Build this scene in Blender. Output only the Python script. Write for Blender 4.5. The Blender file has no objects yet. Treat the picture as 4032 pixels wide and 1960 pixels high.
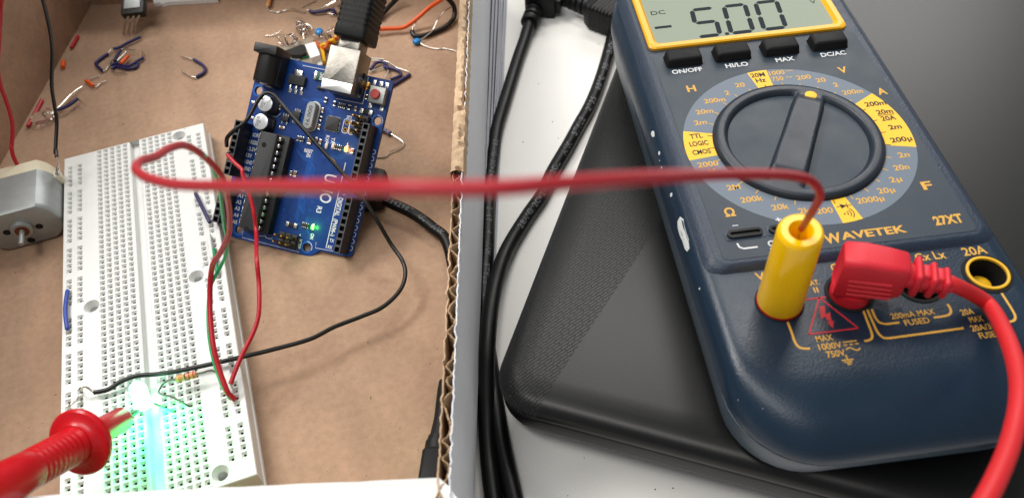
import bpy, math, random
from mathutils import Vector, Matrix, noise
from mathutils.bvhtree import BVHTree
random.seed(7)
PI = math.pi
S = 0.001                      # all shapes are written in millimetres
sc = bpy.context.scene
COL = sc.collection

# ------------------------------------------------------------------ camera
RC = Matrix(((0.94295544971028, -0.32780298465349184, -0.05813968622160122),
             (-0.2875884917362329, -0.7140687162679549, -0.6382779393558214),
             (0.1677136824548382, 0.6185879660159076, -0.7676073534156249)))   # rows: right, down, forward
CAM = Vector((76.39039787368802, -207.58249871004622, 229.06067626896393))
F0, CX, CY = 3236.0, 2016.0, 980.0
cd = bpy.data.cameras.new('camera')
cam = bpy.data.objects.new('camera', cd); COL.objects.link(cam)
r0, r1, r2 = RC[0], RC[1], RC[2]
cam.matrix_world = Matrix(((r0[0], -r1[0], -r2[0], CAM[0]*S), (r0[1], -r1[1], -r2[1], CAM[1]*S),
                           (r0[2], -r1[2], -r2[2], CAM[2]*S), (0, 0, 0, 1)))
cd.sensor_width = 36.0; cd.lens = F0/4032*36.0
cd.clip_start = 0.005; cd.clip_end = 20.0
cd.dof.use_dof = True; cd.dof.focus_distance = 0.284; cd.dof.aperture_fstop = 16.5
sc.camera = cam

# ------------------------------------------------------------------ light
w = bpy.data.worlds.new('World'); sc.world = w; w.use_nodes = True
bg = w.node_tree.nodes['Background']; bg.inputs[0].default_value = (0.93, 0.97, 1.0, 1); bg.inputs[1].default_value = 0.28
def area(name, loc, target, sx, sy, power, col=(1, 0.97, 0.93)):
    l = bpy.data.lights.new(name, 'AREA'); l.shape = 'RECTANGLE'; l.size = sx; l.size_y = sy; l.energy = power; l.color = col
    o = bpy.data.objects.new(name, l); COL.objects.link(o); o.location = loc
    d = Vector(target)-Vector(loc); o.rotation_euler = d.to_track_quat('-Z', 'Y').to_euler()
area('ceiling_and_fill_light', (-0.75, 0.95, 1.75), (0.05, 0, 0), 1.2, 0.45, 33)
area('ceiling_and_fill_light', (-0.45, -0.30, 1.85), (0.05, 0, 0), 1.2, 0.22, 12)
area('ceiling_and_fill_light', (0.72, 1.0, 1.85), (0.1, 0, 0), 1.0, 0.22, 13)
area('ceiling_and_fill_light', (1.9, 2.1, 1.75), (0.2, 0, 0), 1.4, 1.0, 30)  # added fill panel out of view, brightens the far right of the laptop lid
sc.view_settings.view_transform = 'Standard'; sc.view_settings.look = 'None'
sc.view_settings.exposure = 0.08; sc.view_settings.gamma = 1.0

# ------------------------------------------------------------------ measuring helpers
def ray(u, v): return RC.transposed() @ Vector(((u-CX)/F0, (v-CY)/F0, 1.0))
def P(u, v, z):                       # point of the photograph that lies at height z (mm)
    d = ray(u, v); return CAM + d*((z-CAM[2])/d[2])
def D(u, v, d):                       # point at distance d in front of the lens
    return CAM + ray(u, v)*d
def zf(ox, oy, s): return lambda x, y: (ox+x/s, oy+y/s)
def depth(p): return (RC @ (Vector(p)-CAM))[2]

# ------------------------------------------------------------------ materials
def lin(c):
    c = c/255.0
    return c/12.92 if c <= 0.04045 else ((c+0.055)/1.055)**2.4
def rgb(r, g, b): return (lin(r), lin(g), lin(b), 1)
MATS = {}
def mat(name, col, rough=0.5, metal=0.0, spec=0.5, bump=None, var=None, trans=0.0, ior=1.45, emit=None, coat=0.0, sss=0.0):
    """bump = (scale per metre, strength), var = (scale per metre, amount)"""
    if name in MATS: return MATS[name]
    m = bpy.data.materials.new(name); m.use_nodes = True; nt = m.node_tree; b = nt.nodes['Principled BSDF']
    b.inputs['Base Color'].default_value = col; b.inputs['Roughness'].default_value = rough
    b.inputs['Metallic'].default_value = metal; b.inputs['Specular IOR Level'].default_value = spec
    b.inputs['Transmission Weight'].default_value = trans; b.inputs['IOR'].default_value = ior
    b.inputs['Coat Weight'].default_value = coat
    if sss: b.inputs['Subsurface Weight'].default_value = sss; b.inputs['Subsurface Radius'].default_value = (.002, .002, .002)
    if emit: b.inputs['Emission Color'].default_value = emit[0]; b.inputs['Emission Strength'].default_value = emit[1]
    tc = nt.nodes.new('ShaderNodeNewGeometry')
    if var:
        n = nt.nodes.new('ShaderNodeTexNoise'); n.inputs['Scale'].default_value = var[0]; n.inputs['Detail'].default_value = 5
        nt.links.new(tc.outputs['Position'], n.inputs['Vector'])
        hsv = nt.nodes.new('ShaderNodeMapRange'); hsv.inputs['From Min'].default_value = .3; hsv.inputs['From Max'].default_value = .7
        hsv.inputs['To Min'].default_value = 1-var[1]; hsv.inputs['To Max'].default_value = 1+var[1]
        nt.links.new(n.outputs['Fac'], hsv.inputs['Value'])
        mx = nt.nodes.new('ShaderNodeMix'); mx.data_type = 'RGBA'; mx.blend_type = 'MULTIPLY'; mx.inputs['Factor'].default_value = 1
        mx.inputs[6].default_value = col; nt.links.new(hsv.outputs['Result'], mx.inputs[7])
        nt.links.new(mx.outputs[2], b.inputs['Base Color'])
        if not metal:
            mr = nt.nodes.new('ShaderNodeMapRange'); mr.inputs['To Min'].default_value = max(0.02, rough-.12); mr.inputs['To Max'].default_value = min(1, rough+.12)
            nt.links.new(n.outputs['Fac'], mr.inputs['Value']); nt.links.new(mr.outputs['Result'], b.inputs['Roughness'])
    if bump:
        n = nt.nodes.new('ShaderNodeTexNoise'); n.inputs['Scale'].default_value = bump[0]; n.inputs['Detail'].default_value = 3
        nt.links.new(tc.outputs['Position'], n.inputs['Vector'])
        bp = nt.nodes.new('ShaderNodeBump'); bp.inputs['Strength'].default_value = bump[1]; bp.inputs['Distance'].default_value = 0.0004
        nt.links.new(n.outputs['Fac'], bp.inputs['Height']); nt.links.new(bp.outputs['Normal'], b.inputs['Normal'])
    MATS[name] = m; return m

def kraft_mat(name, base, mott=0.10):
    m = bpy.data.materials.new(name); m.use_nodes = True; nt = m.node_tree; b = nt.nodes['Principled BSDF']
    L = nt.links.new; g = nt.nodes.new('ShaderNodeNewGeometry')
    def nz(scale, detail, vec=None):
        n = nt.nodes.new('ShaderNodeTexNoise'); n.inputs['Scale'].default_value = scale; n.inputs['Detail'].default_value = detail
        L(vec or g.outputs['Position'], n.inputs['Vector']); return n.outputs['Fac']
    def ramp(src, pts):
        r = nt.nodes.new('ShaderNodeValToRGB'); L(src, r.inputs['Fac'])
        el = r.color_ramp.elements
        while len(el) < len(pts): el.new(.5)
        for e, (p, v) in zip(el, pts): e.position = p; e.color = (v, v, v, 1)
        return r.outputs['Color']
    def mul(a, bb):
        x = nt.nodes.new('ShaderNodeMix'); x.data_type = 'RGBA'; x.blend_type = 'MULTIPLY'; x.inputs['Factor'].default_value = 1
        L(a, x.inputs[6]); L(bb, x.inputs[7]); return x.outputs[2]
    mp = nt.nodes.new('ShaderNodeMapping'); mp.inputs['Scale'].default_value = (1, 0.16, 1); mp.inputs['Rotation'].default_value = (0, 0, 0.34)
    L(g.outputs['Position'], mp.inputs['Vector'])
    rg = nt.nodes.new('ShaderNodeRGB'); rg.outputs[0].default_value = base
    c = mul(rg.outputs[0], ramp(nz(28, 4), [(0.3, 1-mott), (0.7, 1+mott)]))
    c = mul(c, ramp(nz(420, 5), [(0.3, .90), (0.7, 1.07)]))
    c = mul(c, ramp(nz(130, 2, mp.outputs['Vector']), [(0.35, .95), (0.65, 1.04)]))
    c = mul(c, ramp(nz(1500, 2), [(0.27, .62), (0.34, 1.0)]))
    c = mul(c, ramp(nz(520, 1), [(0.20, .45), (0.25, 1.0)]))
    c = mul(c, ramp(nz(1900, 1), [(0.68, 1.0), (0.76, 1.25)]))
    L(c, b.inputs['Base Color']); b.inputs['Roughness'].default_value = 0.82; b.inputs['Specular IOR Level'].default_value = 0.25
    bp = nt.nodes.new('ShaderNodeBump'); bp.inputs['Strength'].default_value = .25; bp.inputs['Distance'].default_value = 0.0003
    L(nz(900, 4), bp.inputs['Height']); L(bp.outputs['Normal'], b.inputs['Normal'])
    return m

M_kraft = kraft_mat('kraft_paper', (0.372, 0.241, 0.160, 1), .14)
M_kraft_edge = kraft_mat('kraft_cut_edge', (0.55, 0.39, 0.25, 1), 0.2)
M_flute = kraft_mat('kraft_flute', (0.42, 0.28, 0.165, 1), 0.25)
M_coat = mat('white_coated_board', rgb(226, 228, 233), .45, var=(40, .03))
M_flap = mat('white_board', rgb(232, 232, 230), .55, var=(60, .02), bump=(900, .08))
M_desk = mat('desk_laminate', rgb(230, 228, 223), .42, var=(25, .02), bump=(1300, .16))
M_paper = mat('paper_sheets', rgb(176, 177, 184), .8, var=(30, .06))
M_paper_gap = mat('paper_gap', rgb(70, 70, 74), .9)
M_white_plastic = mat('white_plastic', rgb(211, 212, 209), .34, var=(120, .015), bump=(1500, .05), sss=.12)
M_black_wire = mat('black_pvc', rgb(9, 8, 8), .36, bump=(900, .04))
M_cable = mat('black_cable_pvc', rgb(9, 9, 9), .42, spec=.32, var=(120, .08), bump=(2500, .03))
M_mould = mat('black_moulded_plastic', rgb(14, 14, 15), .5, spec=.35, var=(150, .1), bump=(3000, .12))
M_red_wire = mat('red_pvc', rgb(176, 22, 38), .36, bump=(900, .05))
M_red_glossy = mat('red_hard_plastic', rgb(190, 12, 26), .26, var=(90, .05), bump=(700, .05))
M_red_rubber = mat('red_soft_plastic', rgb(206, 34, 50), .5, var=(120, .04), bump=(1500, .08))
M_orange_wire = mat('orange_pvc', rgb(224, 88, 24), .4)
M_yellow_wire = mat('yellow_pvc', rgb(234, 178, 20), .4)
M_navy_wire = mat('navy_pvc', rgb(38, 34, 84), .4)
M_blue_wire = mat('blue_pvc', rgb(32, 62, 152), .38)
M_green_wire = mat('green_pvc', rgb(16, 128, 72), .38)
M_white_wire = mat('white_pvc', rgb(226, 224, 222), .4)
M_tin = mat('tinned_wire', rgb(205, 200, 190), .28, metal=1.0)
M_steel = mat('brushed_steel', rgb(158, 162, 162), .48, metal=.55, var=(250, .06), bump=(700, .03))
M_nickel = mat('nickel_shell', rgb(142, 138, 131), .36, metal=1.0, var=(420, .16), bump=(1300, .09))
M_dull = mat('dull_wire', rgb(96, 90, 82), .45, metal=.6)
M_brass = mat('brass', rgb(190, 150, 80), .3, metal=1.0)
M_bronze = mat('bronze_bush', rgb(120, 74, 50), .5, metal=.8)
M_cream = mat('cream_nylon', rgb(212, 204, 180), .45, sss=.15)
M_dark = mat('dark_void', rgb(8, 8, 8), .8)
M_pcb = mat('blue_solder_mask', rgb(12, 60, 134), .34, var=(260, .10), coat=.2)
M_pcb_edge = mat('board_edge', rgb(30, 60, 110), .6)
M_trace = mat('blue_trace', rgb(30, 98, 186), .34, coat=.2)
M_silk = mat('white_silkscreen', rgb(228, 230, 234), .6)
M_solder = mat('solder', rgb(214, 212, 208), .25, metal=1.0, bump=(2500, .2))
M_chip = mat('chip_epoxy', rgb(48, 48, 50), .55, var=(300, .1), bump=(3000, .08))
M_header = mat('header_plastic', rgb(24, 23, 22), .42, bump=(2000, .06))
M_header_top = mat('header_top', rgb(74, 76, 80), .5)
M_cap_top = mat('capacitor_top', rgb(226, 228, 230), .3, metal=.35)
M_cap_sleeve = mat('capacitor_sleeve', rgb(84, 88, 94), .35, metal=.7)
M_smd_tan = mat('ceramic_tan', rgb(150, 118, 82), .5)
M_smd_black = mat('resistor_black', rgb(30, 30, 32), .5)
M_ink = mat('dark_ink', rgb(40, 42, 46), .6)
M_red_button = mat('red_rubber_button', rgb(186, 72, 66), .5)
M_amber = mat('amber_led_lit', (1, .6, .2, 1), .4, emit=((1.0, .42, .03, 1), 11))
M_green_led = mat('green_led_lit', (.3, 1, .3, 1), .4, emit=((.12, 1.0, .07, 1), 6))
M_cyan_led = mat('cyan_led_lit', (.4, 1, .8, 1), .4, emit=((.26, 1.0, .62, 1), 7))
M_led_off = mat('led_white', rgb(228, 226, 214), .35)
M_clear = mat('clear_epoxy', (.96, .95, .97, 1), .06, trans=1.0, ior=1.45)
M_navy_case = mat('multimeter_case', rgb(15, 36, 54), .33, var=(60, .06), bump=(1500, .16))
M_case_frame = mat('multimeter_frame', rgb(34, 47, 64), .42, var=(400, .10), bump=(1700, .30))
M_lower_case = mat('multimeter_lower_case', rgb(56, 70, 82), .40, var=(60, .06), bump=(900, .15))
M_face = mat('multimeter_face', rgb(34, 48, 60), .48, var=(90, .05), bump=(2200, .10))
M_ringgrey = mat('scale_grey', rgb(98, 110, 123), .5)
M_yel = mat('yellow_print', rgb(244, 186, 28), .5)
M_yel_text = mat('ochre_print', rgb(208, 158, 62), .55)
M_white_text = mat('white_print', rgb(214, 216, 218), .55)
M_black_text = mat('black_print', rgb(40, 36, 24), .6)
M_red_text = mat('red_print', rgb(196, 40, 48), .55)
M_groove = mat('panel_groove', rgb(14, 18, 22), .7)
M_knob = mat('dial_plastic', rgb(35, 43, 53), .40, var=(120, .06), bump=(2600, .16))
M_button = mat('button_rubber', rgb(15, 15, 17), .6, spec=.3, var=(150, .1), bump=(2000, .12))
M_lcd = mat('lcd_glass', rgb(136, 146, 130), .4, spec=.15, var=(15, .03))
M_seg = mat('lcd_segment', rgb(34, 42, 48), .6, spec=.1)
M_bezel = mat('yellow_bezel', rgb(236, 172, 26), .35)
M_yellow_plug = mat('yellow_hard_plastic', rgb(252, 196, 0), .22, var=(60, .03))
M_jack_ring = mat('yellow_jack', rgb(220, 170, 30), .35)
M_scuff = mat('worn_white_scuff', rgb(206, 208, 206), .7, bump=(1500, .6))
M_cable_print = mat('grey_cable_print', rgb(96, 100, 104), .6)
M_bluecap = mat('blue_lacquer', rgb(20, 122, 190), .25)
M_tan_res = mat('tan_resistor', rgb(206, 150, 96), .35)
M_band_brown = mat('brown_band', rgb(82, 34, 24), .4)
M_band_red = mat('red_band', rgb(190, 44, 34), .4)
M_band_gold = mat('gold_band', rgb(196, 150, 70), .35)
M_bluegrey_res = mat('blue_resistor', rgb(72, 92, 128), .35)
M_green_smd = mat('green_fuse', rgb(18, 84, 60), .4)
M_frost = mat('frosted_plastic', rgb(196, 194, 188), .35, sss=.2)
M_greyplate = mat('grey_translucent_plate', rgb(150, 138, 122), .3)

# ------------------------------------------------------------------ mesh builder
_fonts = {}
def text_mesh(s, bold=0.0):
    k = (s, bold)
    if k in _fonts: return _fonts[k]
    cu = bpy.data.curves.new('t', 'FONT'); cu.body = s; cu.size = 1.0; cu.resolution_u = 3; cu.offset = bold
    o = bpy.data.objects.new('t', cu); me = o.to_mesh()
    vs = [v.co.copy() for v in me.vertices]; fs = [tuple(p.vertices) for p in me.polygons]
    o.to_mesh_clear(); bpy.data.objects.remove(o); bpy.data.curves.remove(cu)
    _fonts[k] = (vs, fs); return _fonts[k]
_hv, _ = text_mesh('H'); CAPH = max(v.y for v in _hv)

class MB:
    def __init__(self, X=None): self.v = []; self.f = []; self.m = []; self.X = X or Matrix()
    def add(self, vs, fs, mi=0):
        o = len(self.v); self.v += [self.X @ Vector(p) for p in vs]
        for f in fs: self.f.append(tuple(i+o for i in f)); self.m.append(mi)
        return self
    def loft(self, rings, mi=0, cap0=True, cap1=True, closed=True):
        n = len(rings[0]); vs = [p for r in rings for p in r]; fs = []
        for k in range(len(rings)-1):
            for i in range(n if closed else n-1):
                j = (i+1) % n; fs.append((k*n+i, k*n+j, (k+1)*n+j, (k+1)*n+i))
        if cap0: fs.append(tuple(reversed(range(n))))
        if cap1: fs.append(tuple((len(rings)-1)*n+i for i in range(n)))
        return self.add(vs, fs, mi)
    def box(self, c, s, mi=0, r=0.0, rot=None):
        hx, hy, hz = s[0]/2, s[1]/2, s[2]/2
        r = min(r, hx*.95, hy*.95, hz*.95)
        def T(p):
            p = Vector(p)
            if rot is not None: p = rot @ p
            return p+Vector(c)
        if r <= 0:
            rings = [[T((x, y, z)) for x, y in ((-hx, -hy), (hx, -hy), (hx, hy), (-hx, hy))] for z in (-hz, hz)]
            return self.loft(rings, mi)
        rings = []
        for z, ins in ((-hz, r), (-hz+.3*r, .3*r), (-hz+r, 0), (hz-r, 0), (hz-.3*r, .3*r), (hz, r)):
            rings.append([T((x, y, z)) for x, y in rr2(hx-ins, hy-ins, max(r-ins*.6, .02))])
        return self.loft(rings, mi)
    def lathe(self, o, ax, prof, mi=0, n=28, cap0=True, cap1=True):
        o = Vector(o); ax = Vector(ax).normalized(); a = ax.orthogonal().normalized(); b = ax.cross(a)
        rings = [[o+ax*h+(a*math.cos(2*PI*i/n)+b*math.sin(2*PI*i/n))*r for i in range(n)] for r, h in prof]
        return self.loft(rings, mi, cap0, cap1)
    def tube(self, pts, r, mi=0, n=12, sub=6, cap=True, smooth=True):
        pts = [Vector(p) for p in pts]
        if smooth and len(pts) > 2: pts = catmull(pts, sub)
        rs = r if isinstance(r, (list, tuple)) else None
        rings = []; t0 = None; nrm = None
        for i, p in enumerate(pts):
            t = (pts[min(i+1, len(pts)-1)]-pts[max(i-1, 0)])
            t = t.normalized() if t.length > 1e-9 else (t0 or Vector((0, 0, 1)))
            nrm = t.orthogonal().normalized() if nrm is None else (nrm-t*nrm.dot(t)).normalized()
            b = t.cross(nrm); t0 = t
            rad = (rs[0]+(rs[1]-rs[0])*i/(len(pts)-1)) if rs else r
            rings.append([p+(nrm*math.cos(2*PI*k/n)+b*math.sin(2*PI*k/n))*rad for k in range(n)])
        return self.loft(rings, mi, cap, cap)
    def prism(self, poly, z0, z1, mi=0):
        return self.loft([[(x, y, z0) for x, y in poly], [(x, y, z1) for x, y in poly]], mi)
    def flat(self, poly, z, mi=0): return self.add([(x, y, z) for x, y in poly], [tuple(range(len(poly)))], mi)
    def ribbon(self, pts, wd, z, mi=0):
        pts = [Vector((p[0], p[1], 0)) for p in pts]
        L = []; R = []
        for i, p in enumerate(pts):
            t = (pts[min(i+1, len(pts)-1)]-pts[max(i-1, 0)]).normalized(); nn = Vector((-t.y, t.x, 0))*wd/2
            L.append((p.x+nn.x, p.y+nn.y, z)); R.append((p.x-nn.x, p.y-nn.y, z))
        n = len(pts)
        return self.add(L+R, [(i, n+i, n+i+1, i+1) for i in range(n-1)], mi)
    def text(self, s, c, capH, width=None, mi=0, xd=(1, 0, 0), yd=(0, 1, 0), bold=0.0, align='c'):
        vs, fs = text_mesh(s, bold)
        x0 = min(v.x for v in vs); x1 = max(v.x for v in vs)
        sy = capH/CAPH; sx = width/(x1-x0) if width else sy*.9
        xd = Vector(xd); yd = Vector(yd); c = Vector(c)
        ox = (x0+x1)/2 if align == 'c' else x0
        return self.add([c+xd*((v.x-ox)*sx)+yd*((v.y-CAPH/2)*sy) for v in vs], fs, mi)
    def build(self, name, mats, parent=None, label=None, sharp=38, smooth=True):
        off = Vector(parent['_o']) if parent is not None else Vector((0, 0, 0))
        me = bpy.data.meshes.new(name)
        me.from_pydata([((p-off)*S)[:] for p in self.v], [], self.f)
        for m in (mats if isinstance(mats, (list, tuple)) else [mats]): me.materials.append(m)
        me.polygons.foreach_set('material_index', self.m)
        if smooth:
            me.polygons.foreach_set('use_smooth', [True]*len(self.f))
            me.update(); me.set_sharp_from_angle(angle=math.radians(sharp))
        me.update()
        o = bpy.data.objects.new(name, me); COL.objects.link(o)
        if parent is not None: o.parent = parent; o['_o'] = parent['_o']
        if label: o['label'] = label
        return o

def rr2(hx, hy, r, n=4):
    r = min(r, hx, hy); out = []
    for cx, cy, a0 in ((hx-r, hy-r, 0), (-hx+r, hy-r, PI/2), (-hx+r, -hy+r, PI), (hx-r, -hy+r, 1.5*PI)):
        for i in range(n+1):
            a = a0+PI/2*i/n; out.append((cx+r*math.cos(a), cy+r*math.sin(a)))
    return out
def rrect(x0, x1, y0, y1, r, n=6):
    return [(x+(x0+x1)/2, y+(y0+y1)/2) for x, y in rr2((x1-x0)/2, (y1-y0)/2, r, n)]
def catmull(p, sub):
    out = []
    for i in range(len(p)-1):
        a = p[max(i-1, 0)]; b = p[i]; c = p[i+1]; d = p[min(i+2, len(p)-1)]
        for k in range(sub):
            t = k/sub
            out.append(0.5*((2*b)+(c-a)*t+(2*a-5*b+4*c-d)*t*t+(3*b-a-3*c+d)*t**3))
    out.append(p[-1]); return out
def thing(name, label, cat, o, group=None):
    e = bpy.data.objects.new(name, None); COL.objects.link(e); e.location = Vector(o)*S; e['_o'] = tuple(o)
    e.empty_display_size = .01
    e['label'] = label; e['category'] = cat
    if group: e['group'] = group
    return e
def frame(o, x, y):
    x = Vector(x).normalized(); z = x.cross(Vector(y)).normalized(); y = z.cross(x)
    return Matrix(((x[0], y[0], z[0], o[0]), (x[1], y[1], z[1], o[1]), (x[2], y[2], z[2], o[2]), (0, 0, 0, 1)))
def path_len(pts):
    s = [0]
    for a, b in zip(pts, pts[1:]): s.append(s[-1]+(b-a).length)
    return s
def text_on_cable(mb, pts, r, s, start, capH, adv, side, mi=1, rev=False, near=None):
    """letters laid on the skin of a cable, one after another, facing 'side'"""
    pts = catmull([Vector(p) for p in pts], 8)
    if rev: pts = pts[::-1]
    L = path_len(pts); d = start
    if near is not None: d = L[min(range(len(pts)), key=lambda k: (pts[k]-near).length)]
    for ch in s:
        if ch != ' ':
            i = next((k for k in range(len(L)-1) if L[k+1] >= d), None)
            if i is None: return
            t = (pts[i+1]-pts[i]).normalized(); f = (d-L[i])/max(L[i+1]-L[i], 1e-6)
            p = pts[i]+(pts[i+1]-pts[i])*f
            nn = Vector(side); nn = (nn-t*nn.dot(t)).normalized(); up = nn.cross(t)
            c = p+nn*(r+.03)
            vs, fs = text_mesh(ch, .012)
            x0 = min(v.x for v in vs); x1 = max(v.x for v in vs); k = capH/CAPH
            out = []
            for v in vs:
                yy = (v.y-CAPH/2)*k
                out.append(p+t*((v.x-(x0+x1)/2)*k)+up*(math.sin(yy/r)*r)+nn*(math.cos(yy/r)*r+.03))
            mb.add(out, fs, mi)
        d += adv

DESK = -10.0
B0 = math.radians(-19.3)
BX = Vector((math.cos(B0), math.sin(B0), 0)); BY = Vector((-math.sin(B0), math.cos(B0), 0))
def W(a, b, z): return BX*a+BY*b+Vector((0, 0, z))
XB = frame((0, 0, 0), BX, BY)

# ================================================================== setting: desk
mb = MB(); mb.box((100, 50, DESK-12.5), (1600, 1100, 25), 0, r=2)
rs = random.Random(11)
for u, v in ((2357, 174), (2176, 480), (2198, 545), (1865, 1805), (2580, 1925), (2235, 1950), (2260, 1560), (2120, 330), (2060, 560), (2650, 1920), (2300, 1800)):
    p = P(u, v, DESK); mb.lathe((p.x, p.y, DESK+.02), (0, 0, 1), [(rs.uniform(.15, .3), 0), (rs.uniform(.08, .15), .12)], 1, 8)
o = mb.build('desk', [M_desk, M_ink]); o['kind'] = 'structure'

# ================================================================== paper stack under the box
st = thing('paper_stack', 'pile of thin grey paper sheets under the cardboard box', 'paper stack', W(40, 120, DESK))
mb = MB(XB)
nsh = 13; hgt = (-3.1-DESK)/nsh
for i in range(nsh):
    z0 = DESK+.02+i*hgt; f = 1-(i/(nsh-1))
    xr0 = 114.2+6.2*f+random.uniform(-.35, .35); xr1 = 114.6+10.5*f+random.uniform(-.5, .5)
    if i == nsh-1: xr0 -= 0; 
    y0 = 16; y1 = 250
    pts = [(-60, y0), (xr0-6, y0), (xr0, y0+5)]
    for k in range(1, 12): pts.append((xr0+(xr1-xr0)*k/12+random.uniform(-.12, .12), y0+5+(y1-y0-5)*k/12))
    pts += [(xr1, y1), (-60, y1)]
    mb.prism(pts, z0, z0+hgt*.80, 0)
    if i < nsh-1:
        mb.prism([(x-(.5 if x > 0 else -.5), y) for x, y in pts], z0+hgt*.80, z0+hgt*1.0, 1)
mb.build('sheets', [M_paper, M_paper_gap], st, smooth=False)

# ================================================================== cardboard box
HW = 45.0
bx = thing('cardboard_box', 'open shallow brown cardboard box holding the circuit board and breadboard', 'box', W(13, 50, -3))
XI0, XI1, YI0, YI1 = -87.5, 112.6, -90.5, 190.5
mb = MB(XB)
mb.add([(XI0-1, YI0-1, -3), (XI1+2, YI0-1, -3), (XI1+2, YI1+1, -3), (XI0-1, YI1+1, -3), (XI0-1, YI0-1, 0), (XI1+2, YI0-1, 0), (XI1+2, YI1+1, 0), (XI0-1, YI1+1, 0)],
       [(3, 2, 1, 0), (4, 5, 6, 7), (0, 1, 5, 4), (1, 2, 6, 5), (2, 3, 7, 6), (3, 0, 4, 7)])
mb.build('base_panel', M_kraft, bx, smooth=False)
def ragged(a, s): return noise.noise(Vector((a*.35, s, 0)))*1.3+noise.noise(Vector((a*1.3, s, 3)))*.9
# right wall: two liners with an open fluted core between them
def lean(b, z): return -(2.2+.012*(b-40))*z/HW      # the wall leans a little inwards
def wall_sheet(fx, th, mi, b0, b1, step, top, seed, mbx):
    rows = []
    n = int((b1-b0)/step)
    vs = []; fs = []
    zs = (-3, 12, 26, 38, None)
    for i in range(n+1):
        b = b0+(b1-b0)*i/n
        for z in zs:
            zz = top+ragged(b, seed) if z is None else z
            x = fx(b)+lean(b, max(zz, 0)) + (ragged(b*1.1, seed+9)*.42 if z is None else 0)
            vs.append((x, b, zz)); vs.append((x+th, b, zz))
    k = len(zs)
    for i in range(n):
        for j in range(k-1):
            q = (i*k+j)*2; r_ = ((i+1)*k+j)*2
            fs.append((q, q+2, r_+2, r_)); fs.append((q+1, r_+1, r_+3, q+3))
        q = (i*k+k-1)*2; r_ = ((i+1)*k+k-1)*2; fs.append((q, q+1, r_+1, r_))
    mbx.add(vs, fs, mi)
mb = MB(XB); wall_sheet(lambda b: XI1, .35, 0, YI0-2, YI1, 1.0, HW, 1, mb); mb.build('inner_liner', M_kraft_edge, bx, smooth=False)
mb = MB(XB); wall_sheet(lambda b: XI1+2.9, .35, 0, YI0-2, YI1, 1.0, HW+.4, 5, mb); mb.build('outer_liner', M_coat, bx, smooth=False)
mb = MB(XB); wall_sheet(lambda b: XI1+1.5+(1.05+.3*noise.noise(Vector((b*.11, 3, 4))))*math.sin(b*2*PI/7.4+4.2*noise.noise(Vector((b*.10, 0, 4))))+.25*noise.noise(Vector((b*.6, 1, 1))), .45, 0, YI0-2, YI1, .4, HW-.4, 3, mb)
mb.build('fluted_core', M_flute, bx, smooth=False)
# crushed, torn stretch of the wall top further back
mb = MB(XB); vs = []; fs = []; n = 150; k = 9; bA, bB = 14.0, 150.0
for i in range(n+1):
    b = bA+(bB-bA)*i/n
    e = min(1, (b-bA)/3.0)
    for j in range(k):
        t = j/(k-1); x = XI1-1.2+5.3*t+lean(b, HW)
        z = HW+.6+1.5*math.sin(PI*t)+1.1*noise.noise(Vector((b*.5, t*3, 1)))*e-2.2*max(0, noise.noise(Vector((b*.9, 7, 1))))*math.exp(-((t-.62)/.13)**2)*2
        if b > 45: z -= 3.6*math.exp(-((t-.78+.05*noise.noise(Vector((b*.12, 2, 2))))/.07)**2)
        if j == 0: z = HW-7-4*abs(noise.noise(Vector((b*.05, 1, 8)))); x += 1.0
        if j == k-1: z = HW-2.5+ragged(b, 8)
        vs.append((x+.35*noise.noise(Vector((b*.4, t, 5))), b, z))
for i in range(n):
    for j in range(k-1): fs.append((i*k+j, (i+1)*k+j, (i+1)*k+j+1, i*k+j+1))
mb.add(vs, fs); mb.build('torn_edge', M_kraft_edge, bx)
# left, back and front walls
mb = MB(XB); mb.box((XI0-1.6, (YI0+YI1)/2, 50), (3, YI1-YI0+8, 106), 0, r=.5); mb.build('side_wall', M_kraft, bx)
mb = MB(XB); mb.box((12.5, YI1+1.6, 21), (XI1-XI0-1, 3, 48), 0, r=.5); mb.build('back_wall', M_kraft, bx)
zb = zf(360, 0, 3.13)
pp = [P(*zb(x, y), 1.5) for x, y in ((765, 10), (775, 62), (800, 66), (840, 50), (880, 68), (920, 55), (960, 45), (1560, 12), (1560, -60), (765, -60))]
mb = MB(); mb.add([Vector((p.x, p.y, z)) for z in (.3, 2.4) for p in pp], [tuple(range(9, -1, -1)), tuple(range(10, 20))]+[(i, (i+1) % 10, (i+1) % 10+10, i+10) for i in range(10)])
mb.build('torn_white_flap', M_flap, bx)
mb = MB(XB); mb.box((12.5, YI0-1.6, 19), (XI1-XI0-3, 3, 44), 0, r=.4); mb.build('front_wall', M_kraft, bx)
pa = P(-140, 1964, HW); pb = P(1728, 1879, HW); pc = P(1766, 1911, HW-.6); pd = P(1802, 1962, HW-1); pe = P(1850, 2080, HW-2)
pf = P(-140, 2300, HW-2)
poly = [pa]+[pa.lerp(pb, i/24)+Vector((0, ragged(i*2.1, 3)*.22, 0)) for i in range(1, 24)]+[pb, pc, pd, pe, pf]
mb = MB(); n = len(poly)
mb.add([p for p in poly]+[p-Vector((0, 0, 2.6)) for p in poly], [tuple(reversed(range(n))), tuple(range(n, 2*n))]+[(i, (i+1) % n, (i+1) % n+n, i+n) for i in range(n)])
mb.build('white_front_flap', M_flap, bx, smooth=False)

# ================================================================== laptop
LA = math.radians(52.6); LX = Vector((math.cos(LA), math.sin(LA), 0)); LY = Vector((math.sin(LA), -math.cos(LA), 0))
corner = P(1966, 1575, 14)
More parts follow.
